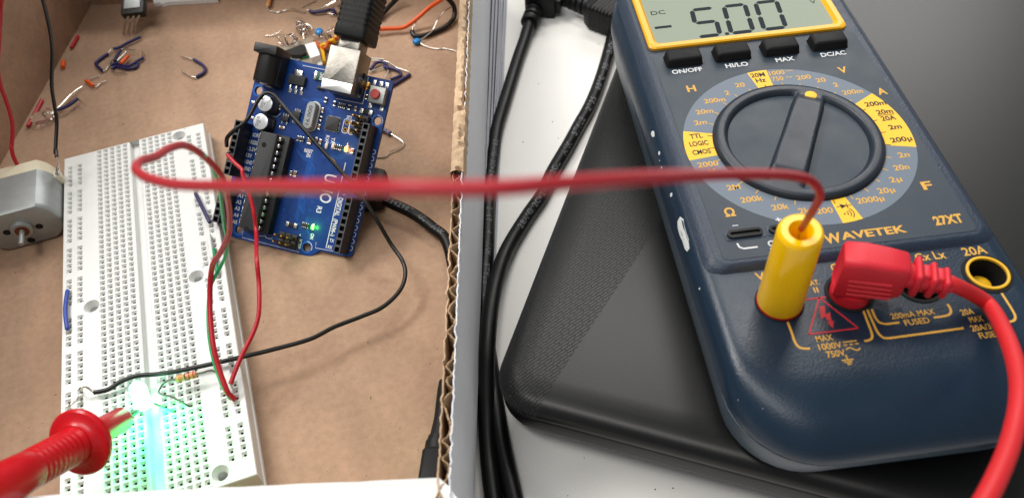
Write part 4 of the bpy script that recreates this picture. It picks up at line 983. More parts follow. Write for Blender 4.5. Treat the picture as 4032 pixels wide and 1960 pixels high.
mb = MB(); mb.tube(ca, CR, 0, 20, 6); text_on_cable(mb, ca, CR, '28AWG/2C+24AWG/2C  E168114  AWM  STYLE  2725  60°C', 0, 2.1, 2.0, (.25, -.3, 1), 1, near=P(1946, 570, zc)); mb.build('cable', [M_cable, M_cable_print], a1)
zB = zc+.1
cb = [P(2452, -60, zB), P(2438, 10, zB), P(*z7(930, 180), zB), P(*z7(900, 320), zB), P(*z7(860, 470), zB), P(*z7(810, 620), zB), P(*z7(750, 760), zB), P(*z7(682, 880), zB), P(*z7(612, 1010), zB), P(*z7(550, 1115), zB), P(*z7(490, 1220), zB), P(2135, 767, zB), P(2080, 847, zB),
      P(2022, 938, zB+.6), P(1985, 1010, zB+2), P(1958, 1090, zB+3.6), P(1938, 1180, zB+4.8), P(1925, 1280, zB+5.4), P(1917, 1400, zB+4.6), P(1914, 1520, zB+2.5), P(1917, 1640, zB+.8), P(1923, 1770, zB), P(1935, 1890, zB), P(1948, 1990, zB), P(1965, 2150, zB)]
b1 = thing('usb_cable', 'black printed USB cable running along the left edge of the laptop', 'cable', cb[12]-Vector((0, 0, CR)), 'thick black cables on the desk')
mb = MB(); mb.tube(cb, CR, 0, 20, 6); text_on_cable(mb, cb, CR, '28AWG/2C+24AWG/2C', 0, 2.3, 2.1, (.12, -.35, 1), 1, rev=True, near=P(2040, 910, zB)); text_on_cable(mb, cb, CR, 'UL  AWM  STYLE  2725  60°C  30V  BAOHING', 0, 2.6, 2.36, (.12, -.35, 1), 1, rev=True, near=P(2178, 676, zB)); mb.build('cable', [M_cable, M_cable_print], b1)
# plug of the first cable
d0 = (ca[0]-ca[2]); d0.z = 0; XP = frame(ca[0], d0, Vector((-d0.y, d0.x, 0)))
mb = MB(XP)
mb.lathe((-2, 0, 0), (1, 0, 0), [(3.9, 0), (4.3, .6), (4.3, 3.2), (3.3, 3.6), (3.3, 4.6), (4.2, 5.0), (4.2, 7.0), (3.3, 7.4), (3.3, 8.4), (4.0, 8.8), (4.0, 11)], 0, 26); mb.build('strain_relief', M_mould, a1)
mb = MB(XP); mb.loft([[(x, p-2.6, q+1.5) for p, q in rr2(hy, hz, 1.6)] for x, hy, hz in ((9.6, 6.6, 5.4), (10.4, 7.4, 6.2), (14, 7.6, 6.4), (44, 7.6, 6.4))][::1]); mb.box((26, -2.6, 7.7), (22, 9.5, .8), 0, r=.3); mb.build('plug_body', M_mould, a1)
mb = MB(XP); mb.box((26, -11.2, 1.2), (30, 3.0, 7), 0, r=.8); mb.build('latch', M_mould, a1)
# second plug lying behind the multimeter
h0 = P(2260, 2, DESK+7); h1 = P(2420, 62, DESK+7); XH = frame(h0, h1-h0, Vector((0, 0, 1)).cross(h1-h0)); LH = (h1-h0).length
pb_ = thing('usb_plug', 'black moulded plug with ribbed grip lying behind the multimeter corner', 'plug', (h0+h1)/2-Vector((0, 0, 7)))
mb = MB(XH); rings = [[(x, p, q) for p, q in rr2(hy, hz, 2)] for x, hy, hz in ((LH*.40, 4.6, 4.2), (LH*.47, 7.6, 5.6), (LH*.56, 8.6, 6.2))]
for k in range(7): x = LH*.62+k*1.9; rings += [[(x+dx, p, q) for p, q in rr2(8.8-i, 6.5-i, 2)] for dx, i in ((0, 0), (.5, .35), (1.0, .35), (1.4, 0))]
rings.append([(LH*1.7, p, q) for p, q in rr2(8.6, 6.3, 2)]); mb.loft(rings); mb.build('plug_body', M_mould, pb_)
mb = MB(XH); n = 6
mb.lathe((-LH*.5, 0, 0), (1, 0, 0), sum([[(3.4+.18*k, LH*.14*k), (4.3+.18*k, LH*.14*k+.4), (4.3+.18*k, LH*.14*k+2.0), (3.5+.18*k, LH*.14*k+2.5)] for k in range(7)], []), 0, 24); mb.tube([(-60, 6, -3), (-30, 1, -2), (-LH*.5, 0, 0)], 2.9, 0, 16)
mb.build('strain_relief', M_mould, pb_)

# ================================================================== wires
def wire(name, label, cat, parts, group=None, n=12):
    """parts = list of (part name, material, radius, points)"""
    o = parts[0][3][0]; e = thing(name, label, cat, (o[0], o[1], max(0, o[2]-parts[0][2])), group)
    for nm, m_, r_, pts in parts:
        mb = MB(); mb.tube(pts, r_, 0, n, 6); mb.build(nm, m_, e)
    return e
z5b = zf(220, 1220, 3.13); z6b = zf(640, 1220, 3.13)
# red wire crossing close to the lens
fw = [(925, 1572, 0, 9.6), (908, 1556, 0, 11), (893, 1536, 0, 13), (860, 1443, 0, 17), (838, 1348, 0, 21), (827, 1220, 0, 25), (828, 1115, 0, 30), (838, 1040, 0, 36), (866, 997, 0, 42), (898, 930, 0, 52), (904, 876, 0, 60)]
pts = [P(u, v, z) for u, v, _, z in fw]
dlast = depth(pts[-1])
more = [(900, 812), (876, 704), (814, 626), (735, 575), (673, 582), (610, 618), (556, 634), (536, 663), (560, 690), (600, 706), (704, 728), (939, 733), (1408, 737), (1878, 742), (2191, 724), (2582, 697), (2895, 686), (3099, 689), (3193, 712), (3229, 767), (3200, 829), (3156, 900)]
dps = [dlast-10, dlast-26, 196, 182, 170, 158, 148, 141, 134, 128, 120, 103, 81, 76, 79, 92, 116, 133, 143, 154, 170, depth(yt)-.5]
pts += [D(u, v, d) for (u, v), d in zip(more, dps)]
tipw = yt-ax*6
wire('jumper_wire', 'long red wire arching from the breadboard over everything to the yellow plug', 'wire', [('insulation', M_red_wire, .82, pts), ('bare_end', M_tin, .3, [pts[-1], tipw]), ('bare_end', M_tin, .32, [pts[0]+Vector((-.2, .3, .3)), Vector((colx['R2'], rowy(54), 5))])], n=18)
# thin green and white wire running beside it
gw = [(800, 606), (828, 642), (849, 692), (866, 760), (876, 830), (884, 892), (892, 930), (895, 962), (889, 1004), (872, 1042), (848, 1086), (829, 1130), (820, 1200), (820, 1290), (830, 1372), (848, 1444), (872, 1510), (897, 1555), (917, 1580)]
def red_depth(v):
    dd_ = [(u, vv, depth(P(u, vv, z))) for u, vv, _, z in fw]+[(u, vv, d) for (u, vv), d in list(zip(more, dps))[:4]]
    dd_.sort(key=lambda q: q[1])
    for (a_, v0, d0_), (b_, v1, d1_) in zip(dd_, dd_[1:]):
        if v0 <= v <= v1: return d0_+(d1_-d0_)*(v-v0)/(v1-v0)
    return dd_[0][2] if v < dd_[0][1] else dd_[-1][2]
gp = [D(u, v, red_depth(v)+1.3) for u, v in gw]
ge = thing('jumper_wire', 'thin green and white wire running beside the arching red wire', 'wire', (gp[-1].x, gp[-1].y, 9))
mb = MB(); mb.tube(gp, .52, 0, 12, 8)
for i_ in range(len(mb.f)):
    if i_ % 12 in (0, 1, 2, 3, 9, 10, 11): mb.m[i_] = 1
mb.build('insulation', [M_white_wire, mat('emerald_pvc', rgb(10, 168, 100), .3)], ge)
mb = MB(); mb.tube([gp[-1], Vector((colx['R2'], rowy(55), 5))], .3, 0, 8); mb.build('bare_end', M_tin, ge)
# red wire from the board to the breadboard
b5 = zf(860, 320, 3.13)
w5 = [AP(*b5(112, 905), 10.2), AP(*b5(200, 1005), 12.0), AP(*b5(290, 1090), 13), AP(956, 690, 13.5), AP(981, 760, 13.5), AP(1000, 839, 13.5), AP(1009, 920, 14)]
h_ = w5[-1].z
w5 += [P(1010, 1008, 26), P(1019, 1110, 22.5), P(1021, 1190, 21), P(1016, 1250, 19.8), P(996, 1311, 18.2), P(956, 1391, 16.5), P(928, 1455, 15), P(908, 1511, 13.4)]
wire('jumper_wire', 'red wire from the 5V pin of the blue board down to the breadboard edge', 'wire', [('insulation', M_red_wire, .74, w5), ('bare_end', M_tin, .3, [w5[-1], P(918, 1530, 11), Vector((colx['R2'], rowy(53), 6.5))]), ('bare_end', M_tin, .3, [w5[0], AP(*b5(103, 880), 9.4), AW(38.2, 2.4, 7)])])
# black wire
bwp = [AP(*b5(102, 798), 9.6), AP(*b5(100, 740), 11.5), AP(*b5(120, 680), 12.5), AP(*b5(200, 600), 12.5), AP(*b5(320, 510), 12.0), AP(*b5(400, 400), 11.4), AP(*b5(470, 265), 10.5), AP(*b5(540, 175), 9.5), AP(*b5(605, 145), 9), AP(*b5(680, 172), 9), AP(*b5(760, 260), 9), AP(*b5(850, 365), 9.5), AP(*b5(950, 480), 10), AP(*b5(1050, 590), 10.5), AP(1237, 556, 11), AP(1347, 679, 12)]
bwp += [AP(1419, 767, 12), AP(1480, 860, 11)]
bwp += [P(1539, 960, 12), P(1583, 1024, 10), P(1596, 1080, 9), P(1574, 1144, 8.5), P(1507, 1208, 8.5), P(1419, 1247, 8.5), P(1315, 1287, 9), P(1219, 1335, 9.5), P(1060, 1379, 10.4), P(980, 1398, 11), P(900, 1417, 11.2), P(768, 1446, 11.2), P(688, 1462, 11.4), P(619, 1472, 11.6), P(539, 1479, 11.4), P(476, 1501, 11.4), P(424, 1533, 11), P(371, 1544, 10.8)]
hk = [bwp[-1], P(*z5b(420, 975), 11.6), P(*z5b(375, 948), 12.4), P(*z5b(320, 950), 13), P(*z5b(288, 985), 12), Vector((colx['L2'], rowy(46), 8.5)), Vector((colx['L2'], rowy(46), 5))]
wire('jumper_wire', 'long black wire from the blue board looping over cardboard to the breadboard', 'wire', [('insulation', M_black_wire, .74, bwp), ('bare_end', M_tin, .36, hk)])
# short jumpers pushed into the breadboard
def pj_(col, r_, z=6): return Vector((colx[col], rowy(r_), z))
def short(label, m_, a, b_, hgt_=10.3, r_=.7, mid=None):
    e = thing('jumper_wire', label, 'jumper wire', (a.x, a.y, 9), 'short jumper wires pushed into the breadboard')
    A_ = Vector((a.x, a.y, hgt_)); B_ = Vector((b_.x, b_.y, hgt_)); t = (B_-A_).normalized()
    mb = MB(); mb.tube([A_+t*.5+Vector((0, 0, -.5)), A_+t*1.0+Vector((0, 0, .0)), (A_+B_)/2+Vector((0, 0, .2))+(mid or Vector()), B_-t*1.5, B_-t*1.0+Vector((0, 0, -.4))], r_, 0, 10); mb.build('insulation', m_, e)
    for q, s in ((A_+t*.5, 1), (B_-t*1.0, -1)):
        mb = MB(); mb.tube([q+Vector((0, 0, -.3)), q-t*s*.6+Vector((0, 0, -1.2)), Vector((a.x if s > 0 else b_.x, a.y if s > 0 else b_.y, 5.5))], .33, 0, 8); mb.build('bare_end', M_tin, e)
short('bright blue jumper wire standing in the outer left hole row of the breadboard', M_blue_wire, pj_('L1', 29), pj_('L1', 36), mid=Vector((-.5, 0, 0)))
short('navy blue jumper wire slanting between the two right hole rows beside the board corner', M_navy_wire, pj_('R1', 17), pj_('R2', 24), 10.6)
short('green jumper wire in the outer right hole row beside the mounting hole', M_green_wire, pj_('R2', 29), pj_('R2', 34.0))
short('white jumper wire in the outer right hole row of the breadboard', M_white_wire, pj_('R2', 26)+Vector((-1.0, 0, 0)), pj_('R2', 31)+Vector((-1.0, 0, 0)))
pk = [pj_('L2', 47), Vector((colx['L2'], rowy(47), 9.4)), P(*z5b(255, 1112), 11), P(*z5b(200, 1150), 11.4), P(*z5b(165, 1190), 10.5), pj_('L1', 48.0, 6)]
wire('wire_offcut', 'bent bare silver wire in the left hole rows under the red probe', 'bare wire', [('bare_wire', M_tin, .36, pk)])

# resistor on the breadboard
def resistor(label, a, b_, r_, mbody, bands, leads, grp=None):
    a = Vector(a); b_ = Vector(b_); d = b_-a; L_ = d.length
    e = thing('resistor', label, 'resistor', (a.x, a.y, max(0, a.z-r_)), grp)
    mb = MB(); mb.lathe(a, d, [(.35*r_, 0), (.8*r_, .04*L_), (r_, .12*L_), (r_, .24*L_), (.84*r_, .32*L_), (.84*r_, .68*L_), (r_, .76*L_), (r_, .88*L_), (.8*r_, .96*L_), (.35*r_, L_)], 0, 20); body_ = mb.build('body', mbody, e)
    for t, m_ in bands:
        rr_ = r_*1.02 if t < .26 or t > .74 else r_*.87
        mb = MB(); mb.lathe(a+d*(t-.035), d, [(rr_-.02, 0), (rr_, .01), (rr_, .07*L_), (rr_-.02, .07*L_+.01)], 0, 20); mb.build('colour_band', m_, body_)
    for pl_ in leads: mb = MB(); mb.tube(pl_, .28, 0, 8); mb.build('lead', M_dull if a.z > 8 else M_tin, e)
    return e
ra = P(*z6b(162, 852), 13.2); rb_ = P(*z6b(424, 785), 13.4)
resistor('tan resistor with brown and red bands held up beside the glowing LED', ra, rb_, 1.15, M_tan_res, [(.16, M_band_gold), (.46, M_band_brown), (.66, M_band_red), (.86, M_band_red)],
         [[ra, P(*z6b(100, 860), 13.2), P(*z6b(35, 885), 12.8), P(*z6b(-10, 930), 12), P(*z6b(-40, 985), 11.4), P(*z6b(-45, 1015), 11), P(*z6b(0, 1045), 10.8), P(*z6b(60, 1052), 10.8), P(*z6b(130, 1075), 10.6), P(*z6b(220, 1125), 10), P(*z6b(300, 1168), 9.4), pj_('I', 53, 7)],
          [rb_, P(*z6b(500, 768), 13.4), P(*z6b(575, 745), 13.2), P(*z6b(640, 755), 12.6), P(*z6b(700, 810), 11.5), P(*z6b(740, 890), 10.5), pj_('R1', 51, 6)]])

# glowing LED on the breadboard
lc = Vector((-1.5, -49.2, 12.0)); la = (P(*z5b(968, 850), 21)-lc).normalized()
le = thing('led', 'glowing cyan green LED standing over the middle groove of the breadboard', 'LED', (lc.x, lc.y, 9))
mb = MB(); mb.lathe(lc, la, [(2.9, 0), (2.9, 1.0), (2.5, 1.0), (2.5, 6.1), (2.25, 7.2), (1.6, 8.1), (.8, 8.55), (.1, 8.65)], 0, 28); mb.build('bulb', M_cyan_led, le)
for q in ([lc+Vector((-1.1, -.3, .3)), Vector((-2.9, -50.3, 10.5)), pj_('E', 52, 6)], [lc+Vector((1.1, .3, .3)), P(587, 1579, 11), P(640, 1602, 10), P(690, 1622, 9), pj_('G', 53, 6)]):
    mb = MB(); mb.tube(q, .30, 0, 8); mb.build('leg', M_dull, le)
def glow(loc, energy, col, soft=.002):
    l = bpy.data.lights.new('led_glow', 'POINT'); l.color = col; l.energy = energy; l.shadow_soft_size = soft; o = bpy.data.objects.new('led_glow', l); COL.objects.link(o); o.location = Vector(loc)*S
l = bpy.data.lights.new('led_beam', 'SPOT'); l.color = (0, 1.0, .22); l.energy = .19; l.spot_size = math.radians(150); l.spot_blend = 1.0; l.shadow_soft_size = .0013
o = bpy.data.objects.new('led_beam', l); COL.objects.link(o); o.location = Vector((1.2, -53.2, 15.2))*S; o.rotation_euler = Vector((.06, -.62, -.78)).to_track_quat('-Z', 'Y').to_euler()

# ================================================================== red probe
tp = P(548, 1612, 13.5); gd = D(318, 1738, 224); axp = (gd-tp).normalized(); dist = (gd-tp).length
pr_ = thing('test_probe', 'red test probe with round finger guard touching the glowing LED', 'probe', tp)
mb = MB(); mb.lathe(tp, axp, [(.25, 0), (.8, 1.6), (.95, 3), (.95, dist*.36)], 0, 16); mb.build('tip', M_dull, pr_)
mb = MB(); mb.lathe(tp, axp, [(1.0, dist*.30), (3.3, dist*.30), (3.6, dist*.30+.5), (3.95, dist-1), (3.95, dist)], 0, 40); mb.build('nose', M_red_glossy, pr_)
mb = MB(); mb.lathe(tp, axp, [(3.9, dist-.9), (8.6, dist-.9), (9.3, dist-.4), (9.3, dist+.6), (8.8, dist+1.2), (6.6, dist+1.6), (5.6, dist+2.6)], 0, 56); mb.build('finger_guard', M_red_glossy, pr_)
prof = [(5.4, dist+1.2), (5.3, dist+2.6)]
for k in range(9): h = dist+4+k*1.7; prof += [(5.15, h), (5.0, h+.5), (5.0, h+.9), (5.15, h+1.3)]
prof += [(5.4, dist+24), (5.9, dist+40), (6.0, dist+90), (4, dist+96)]
mb = MB(); mb.lathe(tp, axp, prof, 0, 40); mb.build('handle', M_red_glossy, pr_)

# ================================================================== motor
mo = thing('electric_motor', 'small silver metal motor with cream end cap beside the breadboard', 'motor', (-42.2, 58, 0))
cx, czm = -42.2, 9.3
def msec(y, k=1.0, kz=1.0):
    hw, hf, hz = 14.0*k, 8.9*k, 9.1*kz; pts = []
    R_ = (hz*hz+(hw-hf)**2)/(2*(hw-hf)); a = math.asin(min(1, hz/R_))
    for sgn in (1, -1):
        for i in range(13):
            t = -a+2*a*i/12; t = t*1.0
            x = hw-R_+R_*math.cos(t); z = R_*math.sin(t)
            pts.append((cx+sgn*x, y, czm+sgn*z))
    return pts
mb = MB(); yf = 47.2
mb.loft([msec(67.5), msec(yf+2.0), msec(yf+.9, .985, .975), msec(yf+.25, .95, .93), msec(yf, .90, .87)], 0)
can = mb.build('can', M_steel, mo, sharp=28)
mb = MB(); mb.lathe((cx, yf+.1, czm), (0, -1, 0), [(4.0, 0), (3.9, 1.2), (3.5, 1.6), (2.5, 1.65)], 0, 32, False, False); mb.lathe((cx, yf+.1, czm), (0, -1, 0), [(2.5, 1.65), (2.5, 1.1), (1.1, 1.1)], 1, 24); mb.build('bearing_boss', [M_steel, M_bronze], can)
mb = MB(); mb.lathe((cx, yf, czm), (0, -1, 0), [(1.0, -1), (1.0, 8.0), (.8, 8.3)], 0, 20); mb.build('shaft', M_steel, mo)
mz = zf(0, 560, 2.847)
for px_, py_ in ((440, 943), (78, 1012), (350, 1097)):
    d = ray(*mz(px_, py_)); p = CAM+d*((yf-.04-CAM.y)/d.y)
    mb = MB(); mb.lathe((p.x, yf-.05, p.z), (0, 1, 0), [(1.35, 0), (1.35, .5)], 0, 20); mb.build('screw_hole', M_dark, can)
mb = MB(); mb.lathe((cx+13.35, 54.5, 6.5), (1, 0, 0), [(1.2, -.6), (1.2, .42)], 0, 16); mb.build('side_hole', M_dark, can)
mb = MB(); mb.loft([msec(74.8, .8, .8), msec(74.2, .9, .92), msec(73.0, .96, .98), msec(67.4, 1.0, 1.0)], 0); mb.box((cx+13, 68.2, 11.2), (4.6, 4, 5), 0, r=1.2); mb.build('end_cap', M_cream, mo, sharp=40)
tz = P(*mz(648, 330), 17.5)
mb = MB(); mb.tube([P(*mz(645, 350), 15), tz, P(*mz(650, 280), 19)], [1.0, .7], 0, 10); mb.build('terminal', M_solder, mo)
m6 = zf(0, 0, 2.087)
k0 = P(*mz(635, 165), 22)
dk = depth(k0)
bk = [k0, D(*mz(628, 90), dk+2), D(*m6(455, 1250), dk+3), D(*m6(466, 1010), dk+4), D(*m6(450, 880), dk+2), D(*m6(425, 700), dk-4), D(*m6(430, 450), dk-12), D(*m6(415, 280), dk-20), D(*m6(380, 110), dk-28), D(*m6(340, -40), dk-36), D(*m6(300, -140), dk-42)]
mb = MB(); mb.tube([P(*mz(650, 285), 19), P(*mz(652, 240), 20.5), k0], .34, 0, 8); mb.build('bare_end', M_tin, mo)
mb = MB(); mb.tube(bk, .68, 0, 12); mb.build('black_wire', M_black_wire, mo)
r0_ = P(*mz(196, 258), 17.5); dr = depth(r0_)
rk = [P(*mz(205, 290), 16.5), r0_, D(*mz(150, 160), dr-2), D(*mz(128, 60), dr-3), D(*m6(98, 1180), dr-3), D(*m6(104, 1040), dr-5), D(*m6(80, 920), dr-8), D(*m6(40, 800), dr-12), D(*m6(5, 705), dr-16), D(*m6(-20, 560), dr-20), D(*m6(-10, 380), dr-24), D(*m6(2, 180), dr-30), D(*m6(6, 60), dr-34), D(*m6(20, -60), dr-40)]
mb = MB(); mb.tube(rk, .74, 0, 12); mb.build('red_wire', M_red_wire, mo)

# ================================================================== loose parts on the bottom of the box
NG = 'loose wire offcuts lying in the box'
def loose(label, m_, f, ins, bares, r_=.72, z=1.0, rise=0, cat='jumper wire', grp=NG, zs=None):
    def q(pl_, z_, rad): return [P(*f(x, y), z_+rise*(i/(max(1, len(pl_)-1)))) for i, (x, y) in enumerate(pl_)]
    parts = [('insulation', m_, r_, q(ins, z, r_))]+[('bare_end', M_tin, .30, q(b_, z, .3)) for b_ in bares]
    return wire('jumper_wire', label, cat, parts, grp, 10)
loose('navy jumper wire lying straightest and furthest up in the left pile', M_navy_wire, zb, [(270, 605), (350, 585), (450, 530), (605, 458)], [[(270, 605), (240, 622), (205, 660)]], z=1.6)
loose('navy jumper wire bent like a bracket at the left end of the pile', M_navy_wire, zb, [(205, 665), (130, 715), (62, 770), (62, 805), (140, 880)], [[(140, 880), (190, 850), (245, 720)]], z=1.0)
loose('short navy jumper wire leaning over the orange one in the pile', M_navy_wire, zb, [(365, 620), (315, 690), (285, 755)], [[(365, 620), (400, 605), (540, 620)]], z=2.2)
loose('navy jumper wire curving up to a raised right end in the pile', M_navy_wire, zb, [(240, 810), (300, 782), (400, 812), (490, 802), (560, 760), (640, 715)], [[(640, 715), (632, 690), (630, 640)]], z=1.4)
loose('navy jumper wire with bare tail nearest the breadboard in the pile', M_navy_wire, zb, [(250, 855), (300, 820), (420, 846), (540, 836), (575, 785)], [[(255, 860), (290, 893), (435, 898)]], z=1.0)
loose('navy hook-shaped jumper wire lying alone on bare cardboard', M_navy_wire, zb, [(1260, 735), (1360, 795), (1400, 850), (1375, 905), (1290, 950)], [[(1260, 735), (1180, 715), (1100, 690)], [(1290, 950), (1240, 950), (1160, 905), (1105, 880)]])
loose('short orange jumper wire lying inside the navy pile', M_orange_wire, zb, [(455, 690), (410, 735), (365, 785)], [[(430, 640), (320, 750)]], .9, 2.4)
loose('small orange jumper wire bent square with two silver legs', M_orange_wire, m6, [(705, 665), (735, 682), (766, 710)], [[(705, 665), (722, 655), (815, 620)], [(766, 712), (792, 715), (830, 680), (876, 665)]], .8)
loose('tiny orange wire stub at the foot of the left box wall', M_orange_wire, m6, [(520, 505), (515, 555)], [], 1.0, 1.2)
loose('short red wire stub furthest back at the left wall foot', M_red_wire, m6, [(640, 300), (615, 345), (585, 395)], [], .85, 1.0)
loose('long red wire stub lying behind the clear LED at the wall', M_red_wire, m6, [(345, 825), (290, 930), (230, 1040)], [], .85, 1.0)
loose('navy wire stub sticking out from behind the black motor wire', M_navy_wire, m6, [(470, 905), (560, 870), (640, 810)], [[(640, 810), (668, 838)]], .75, 3.0)
def clear_led(label, a, b_, legs):
    a = Vector(a); b_ = Vector(b_); d = (b_-a).normalized(); e = thing('led', label, 'LED', (a.x, a.y, max(0, a.z-2.5)), 'loose clear LEDs lying in the box')
    mb = MB(); mb.lathe(a, d, [(2.9, 0), (2.9, 1.0), (2.5, 1.0), (2.5, 6.1), (2.25, 7.2), (1.6, 8.1), (.8, 8.55), (.1, 8.65)], 0, 24); mb.build('bulb', M_clear, e)
    mb = MB(); s = d.orthogonal().normalized(); mb.box(a+d*2.6+s*.5, (.6, .6, 2.4), 0); mb.box(a+d*2.9-s*.5, (1.2, .6, 1.6), 0); mb.build('lead_frame', M_tin, e)
    for l_ in legs: mb = MB(); mb.tube(l_, .26, 0, 8); mb.build('leg', M_tin, e)
clear_led('clear unlit LED with long legs lying near the motor', P(*m6(425, 935), 3), P(*m6(270, 985), 3), [[P(*m6(425, 930), 3), P(*m6(500, 860), 2.4), P(*m6(590, 770), 2), P(*m6(676, 712), 1.5)], [P(*m6(425, 940), 3), P(*m6(520, 850), 2.4), P(*m6(605, 755), 2)]])
s6 = zf(1000, 0, 4.1725)
clear_led('clear unlit LED lying left of the bean-shaped blue capacitor', P(*s6(790, 480), 3), P(*s6(725, 300), 3), [[P(*s6(790, 490), 3), P(*s6(810, 560), 1.6), P(*s6(822, 650), .8)]])
clear_led('clear unlit LED standing just behind the black power jack', P(*s6(470, 700), 2.6), P(*s6(640, 640), 5), [[P(*s6(470, 700), 2.6), P(*s6(420, 620), 2.5), P(*s6(365, 628), 2.5)]])
clear_led('clear unlit LED half hidden left of the USB plug end', P(*s6(1150, 640), 2.6), P(*s6(1290, 550), 3), [])
clear_led('clear unlit LED at the top edge beside the USB plug', P(*s6(1345, 30), 3), P(*s6(1440, 10), 3), [[P(*s6(1345, 30), 3), P(*s6(1200, 92), 1.5), P(*s6(1100, 140), .8), P(*s6(1000, 172), .5)], [P(*s6(1345, 10), 3), P(*s6(1250, 60), 2)]])
wire('wire_offcut', 'thin straight silver wire offcut at the back of the box', 'bare wire', [('bare_wire', M_tin, .26, [P(*s6(790, 132), .4), P(*s6(1022, 14), .6)])], NG)
wire('wire_offcut', 'curved silver wire offcut above the black power jack', 'bare wire', [('bare_wire', M_tin, .28, [P(*s6(190, 595), .4), P(*s6(300, 588), .6), P(*s6(380, 550), 1), P(*s6(462, 502), 2)])], NG)
resistor('tan resistor with wavy silver lead at the top edge of the box', P(*s6(228, 112), 1.6), P(*s6(275, -70), 1.6), 1.15, M_tan_res, [(.2, M_band_gold), (.5, M_band_red), (.7, M_orange_wire), (.86, M_orange_wire)],
         [[P(*s6(228, 112), 1.6), P(*s6(230, 155), 1), P(*s6(290, 192), .7), P(*s6(390, 207), .6), P(*s6(500, 178), .6), P(*s6(610, 148), 1.2), P(*s6(720, 172), 1.4), P(*s6(852, 214), .6)]])
loose('navy wavy jumper wire lying left of the USB plug', M_navy_wire, s6, [(905, 180), (1000, 205), (1150, 190), (1280, 160), (1332, 200), (1310, 238)], [[(905, 180), (862, 165)], [(1310, 238), (1220, 226)]], .75, 1.6)
def disc_cap(label, c, r_, ax_, sq, leads):
    e = thing('capacitor', label, 'capacitor', (c.x, c.y, 0))
    X_ = frame(c, ax_, Vector((0, 0, 1)).cross(ax_) if abs(Vector(ax_).normalized().z) < .9 else (1, 0, 0)); mb = MB(X_)
    rings = []
    for k in range(9):
        t = -PI/2+PI*k/8; rings.append([(p*math.cos(t), q*math.cos(t), 1.25*math.sin(t)) for p, q in [(sq*r_*math.cos(2*PI*i/24), r_*math.sin(2*PI*i/24)) for i in range(24)]])
    mb.loft(rings); mb.build('body', M_bluecap, e)
    for l_ in leads: mb = MB(); mb.tube(l_, .28, 0, 8); mb.build('lead', M_tin, e)
cA = P(*s6(1072, 525), 2.4)
disc_cap('bean-shaped blue capacitor with one long bent lead', cA, 1.9, P(*s6(1085, 610), 2)-P(*s6(1060, 440), 2), 1.35, [[P(*s6(1010, 475), 2.4), P(*s6(960, 485), 2.4), P(*s6(940, 440), 3), P(*s6(900, 415), 3.4), P(*s6(810, 390), 3.4), P(*s6(690, 405), 3.2)], [P(*s6(1020, 585), 2), P(*s6(985, 590), 2), P(*s6(985, 625), 1)]])
s7 = zf(1400, 0, 3.13)
disc_cap('round blue capacitor with wavy silver leads near the torn wall', P(*s7(755, 512), 1.6), 1.9, (1, .2, 0), 1.1, [[P(*s7(790, 490), 1.6), P(*s7(830, 478), 1.6), P(*s7(880, 440), 2), P(*s7(950, 375), 3), P(*s7(1010, 250), 4), P(*s7(1090, 150), 5), P(*s7(1210, 68), 5)], [P(*s7(795, 515), 1.4), P(*s7(815, 545), 1), P(*s7(900, 583), .6), P(*s7(1010, 605), .5), P(*s7(1100, 600), .5), P(*s7(1240, 632), .5)]])
wire('jumper_wire', 'long bright orange wire running out from behind the USB plug', 'wire', [('insulation', M_orange_wire, 1.0, [P(*s7(180, 350), 3), P(*s7(290, 362), 3), P(*s7(420, 356), 2.6), P(*s7(560, 348), 2.6), P(*s7(650, 310), 3.4), P(*s7(760, 228), 5), P(*s7(900, 105), 8), P(*s7(1060, -5), 12), P(*s7(1200, -100), 14)])])
wire('jumper_wire', 'thick black wire loop ending in a bare tip beside the round blue capacitor', 'wire', [('insulation', M_black_wire, 1.15, [P(*s7(695, 385), 2), P(*s7(712, 432), 1.6), P(*s7(765, 450), 1.4), P(*s7(900, 424), 1.4), P(*s7(1080, 350), 1.6), P(*s7(1180, 270), 2), P(*s7(1222, 180), 3), P(*s7(1210, 80), 6), P(*s7(1150, 0), 9), P(*s7(1080, -70), 12)]), ('bare_end', M_tin, .34, [P(*s7(702, 388), 2), P(*s7(705, 345), 2.6), P(*s7(735, 310), 3.2), P(*s7(748, 245), 4)])])
wire('jumper_wire', 'dark wire rising past the right side of the USB plug', 'wire', [('insulation', M_black_wire, 1.15, [P(*s7(300, 230), 2), P(*s7(350, 160), 2), P(*s7(420, 80), 3), P(*s7(500, 0), 4), P(*s7(560, -70), 6)])])
loose('navy jumper wire arched tightly against the right edge of the board', M_navy_wire, s7, [(185, 860), (250, 782), (330, 768), (385, 805), (392, 862)], [[(392, 862), (400, 890), (350, 965)]], .75, 1.6)
loose('navy jumper wire folded back behind the red reset button', M_navy_wire, s7, [(345, 825), (470, 850), (545, 890), (545, 938), (430, 985)], [[(345, 828), (280, 850), (165, 890)]], .75, 1.2)
loose('navy jumper wire with long bare tail behind the board corner', M_navy_wire, s7, [(440, 1062), (560, 990), (670, 920)], [[(670, 920), (645, 882), (520, 842), (440, 790), (380, 760), (195, 740)]], .8, 1.0)
wire('wire_offcut', 'short silver wire offcut right of the metal USB socket', 'bare wire', [('bare_wire', M_tin, .3, [P(*s7(150, 720), .5), P(*s7(355, 730), .5)])], NG)
rq = zf(900, 0, 1.252)
resistor('blue grey resistor with crooked lead beside the right board edge', P(*rq(752, 634), 1.4), P(*rq(800, 660), 1.3), 1.15, M_bluegrey_res, [(.2, M_band_red), (.5, M_band_brown), (.8, M_band_red)],
         [[P(*rq(800, 660), 1.3), P(*rq(850, 692), .9), P(*rq(862, 712), .8), P(*rq(842, 733), .7), P(*rq(795, 750), .8), P(*rq(772, 774), .5), P(*rq(725, 776), .5)]])
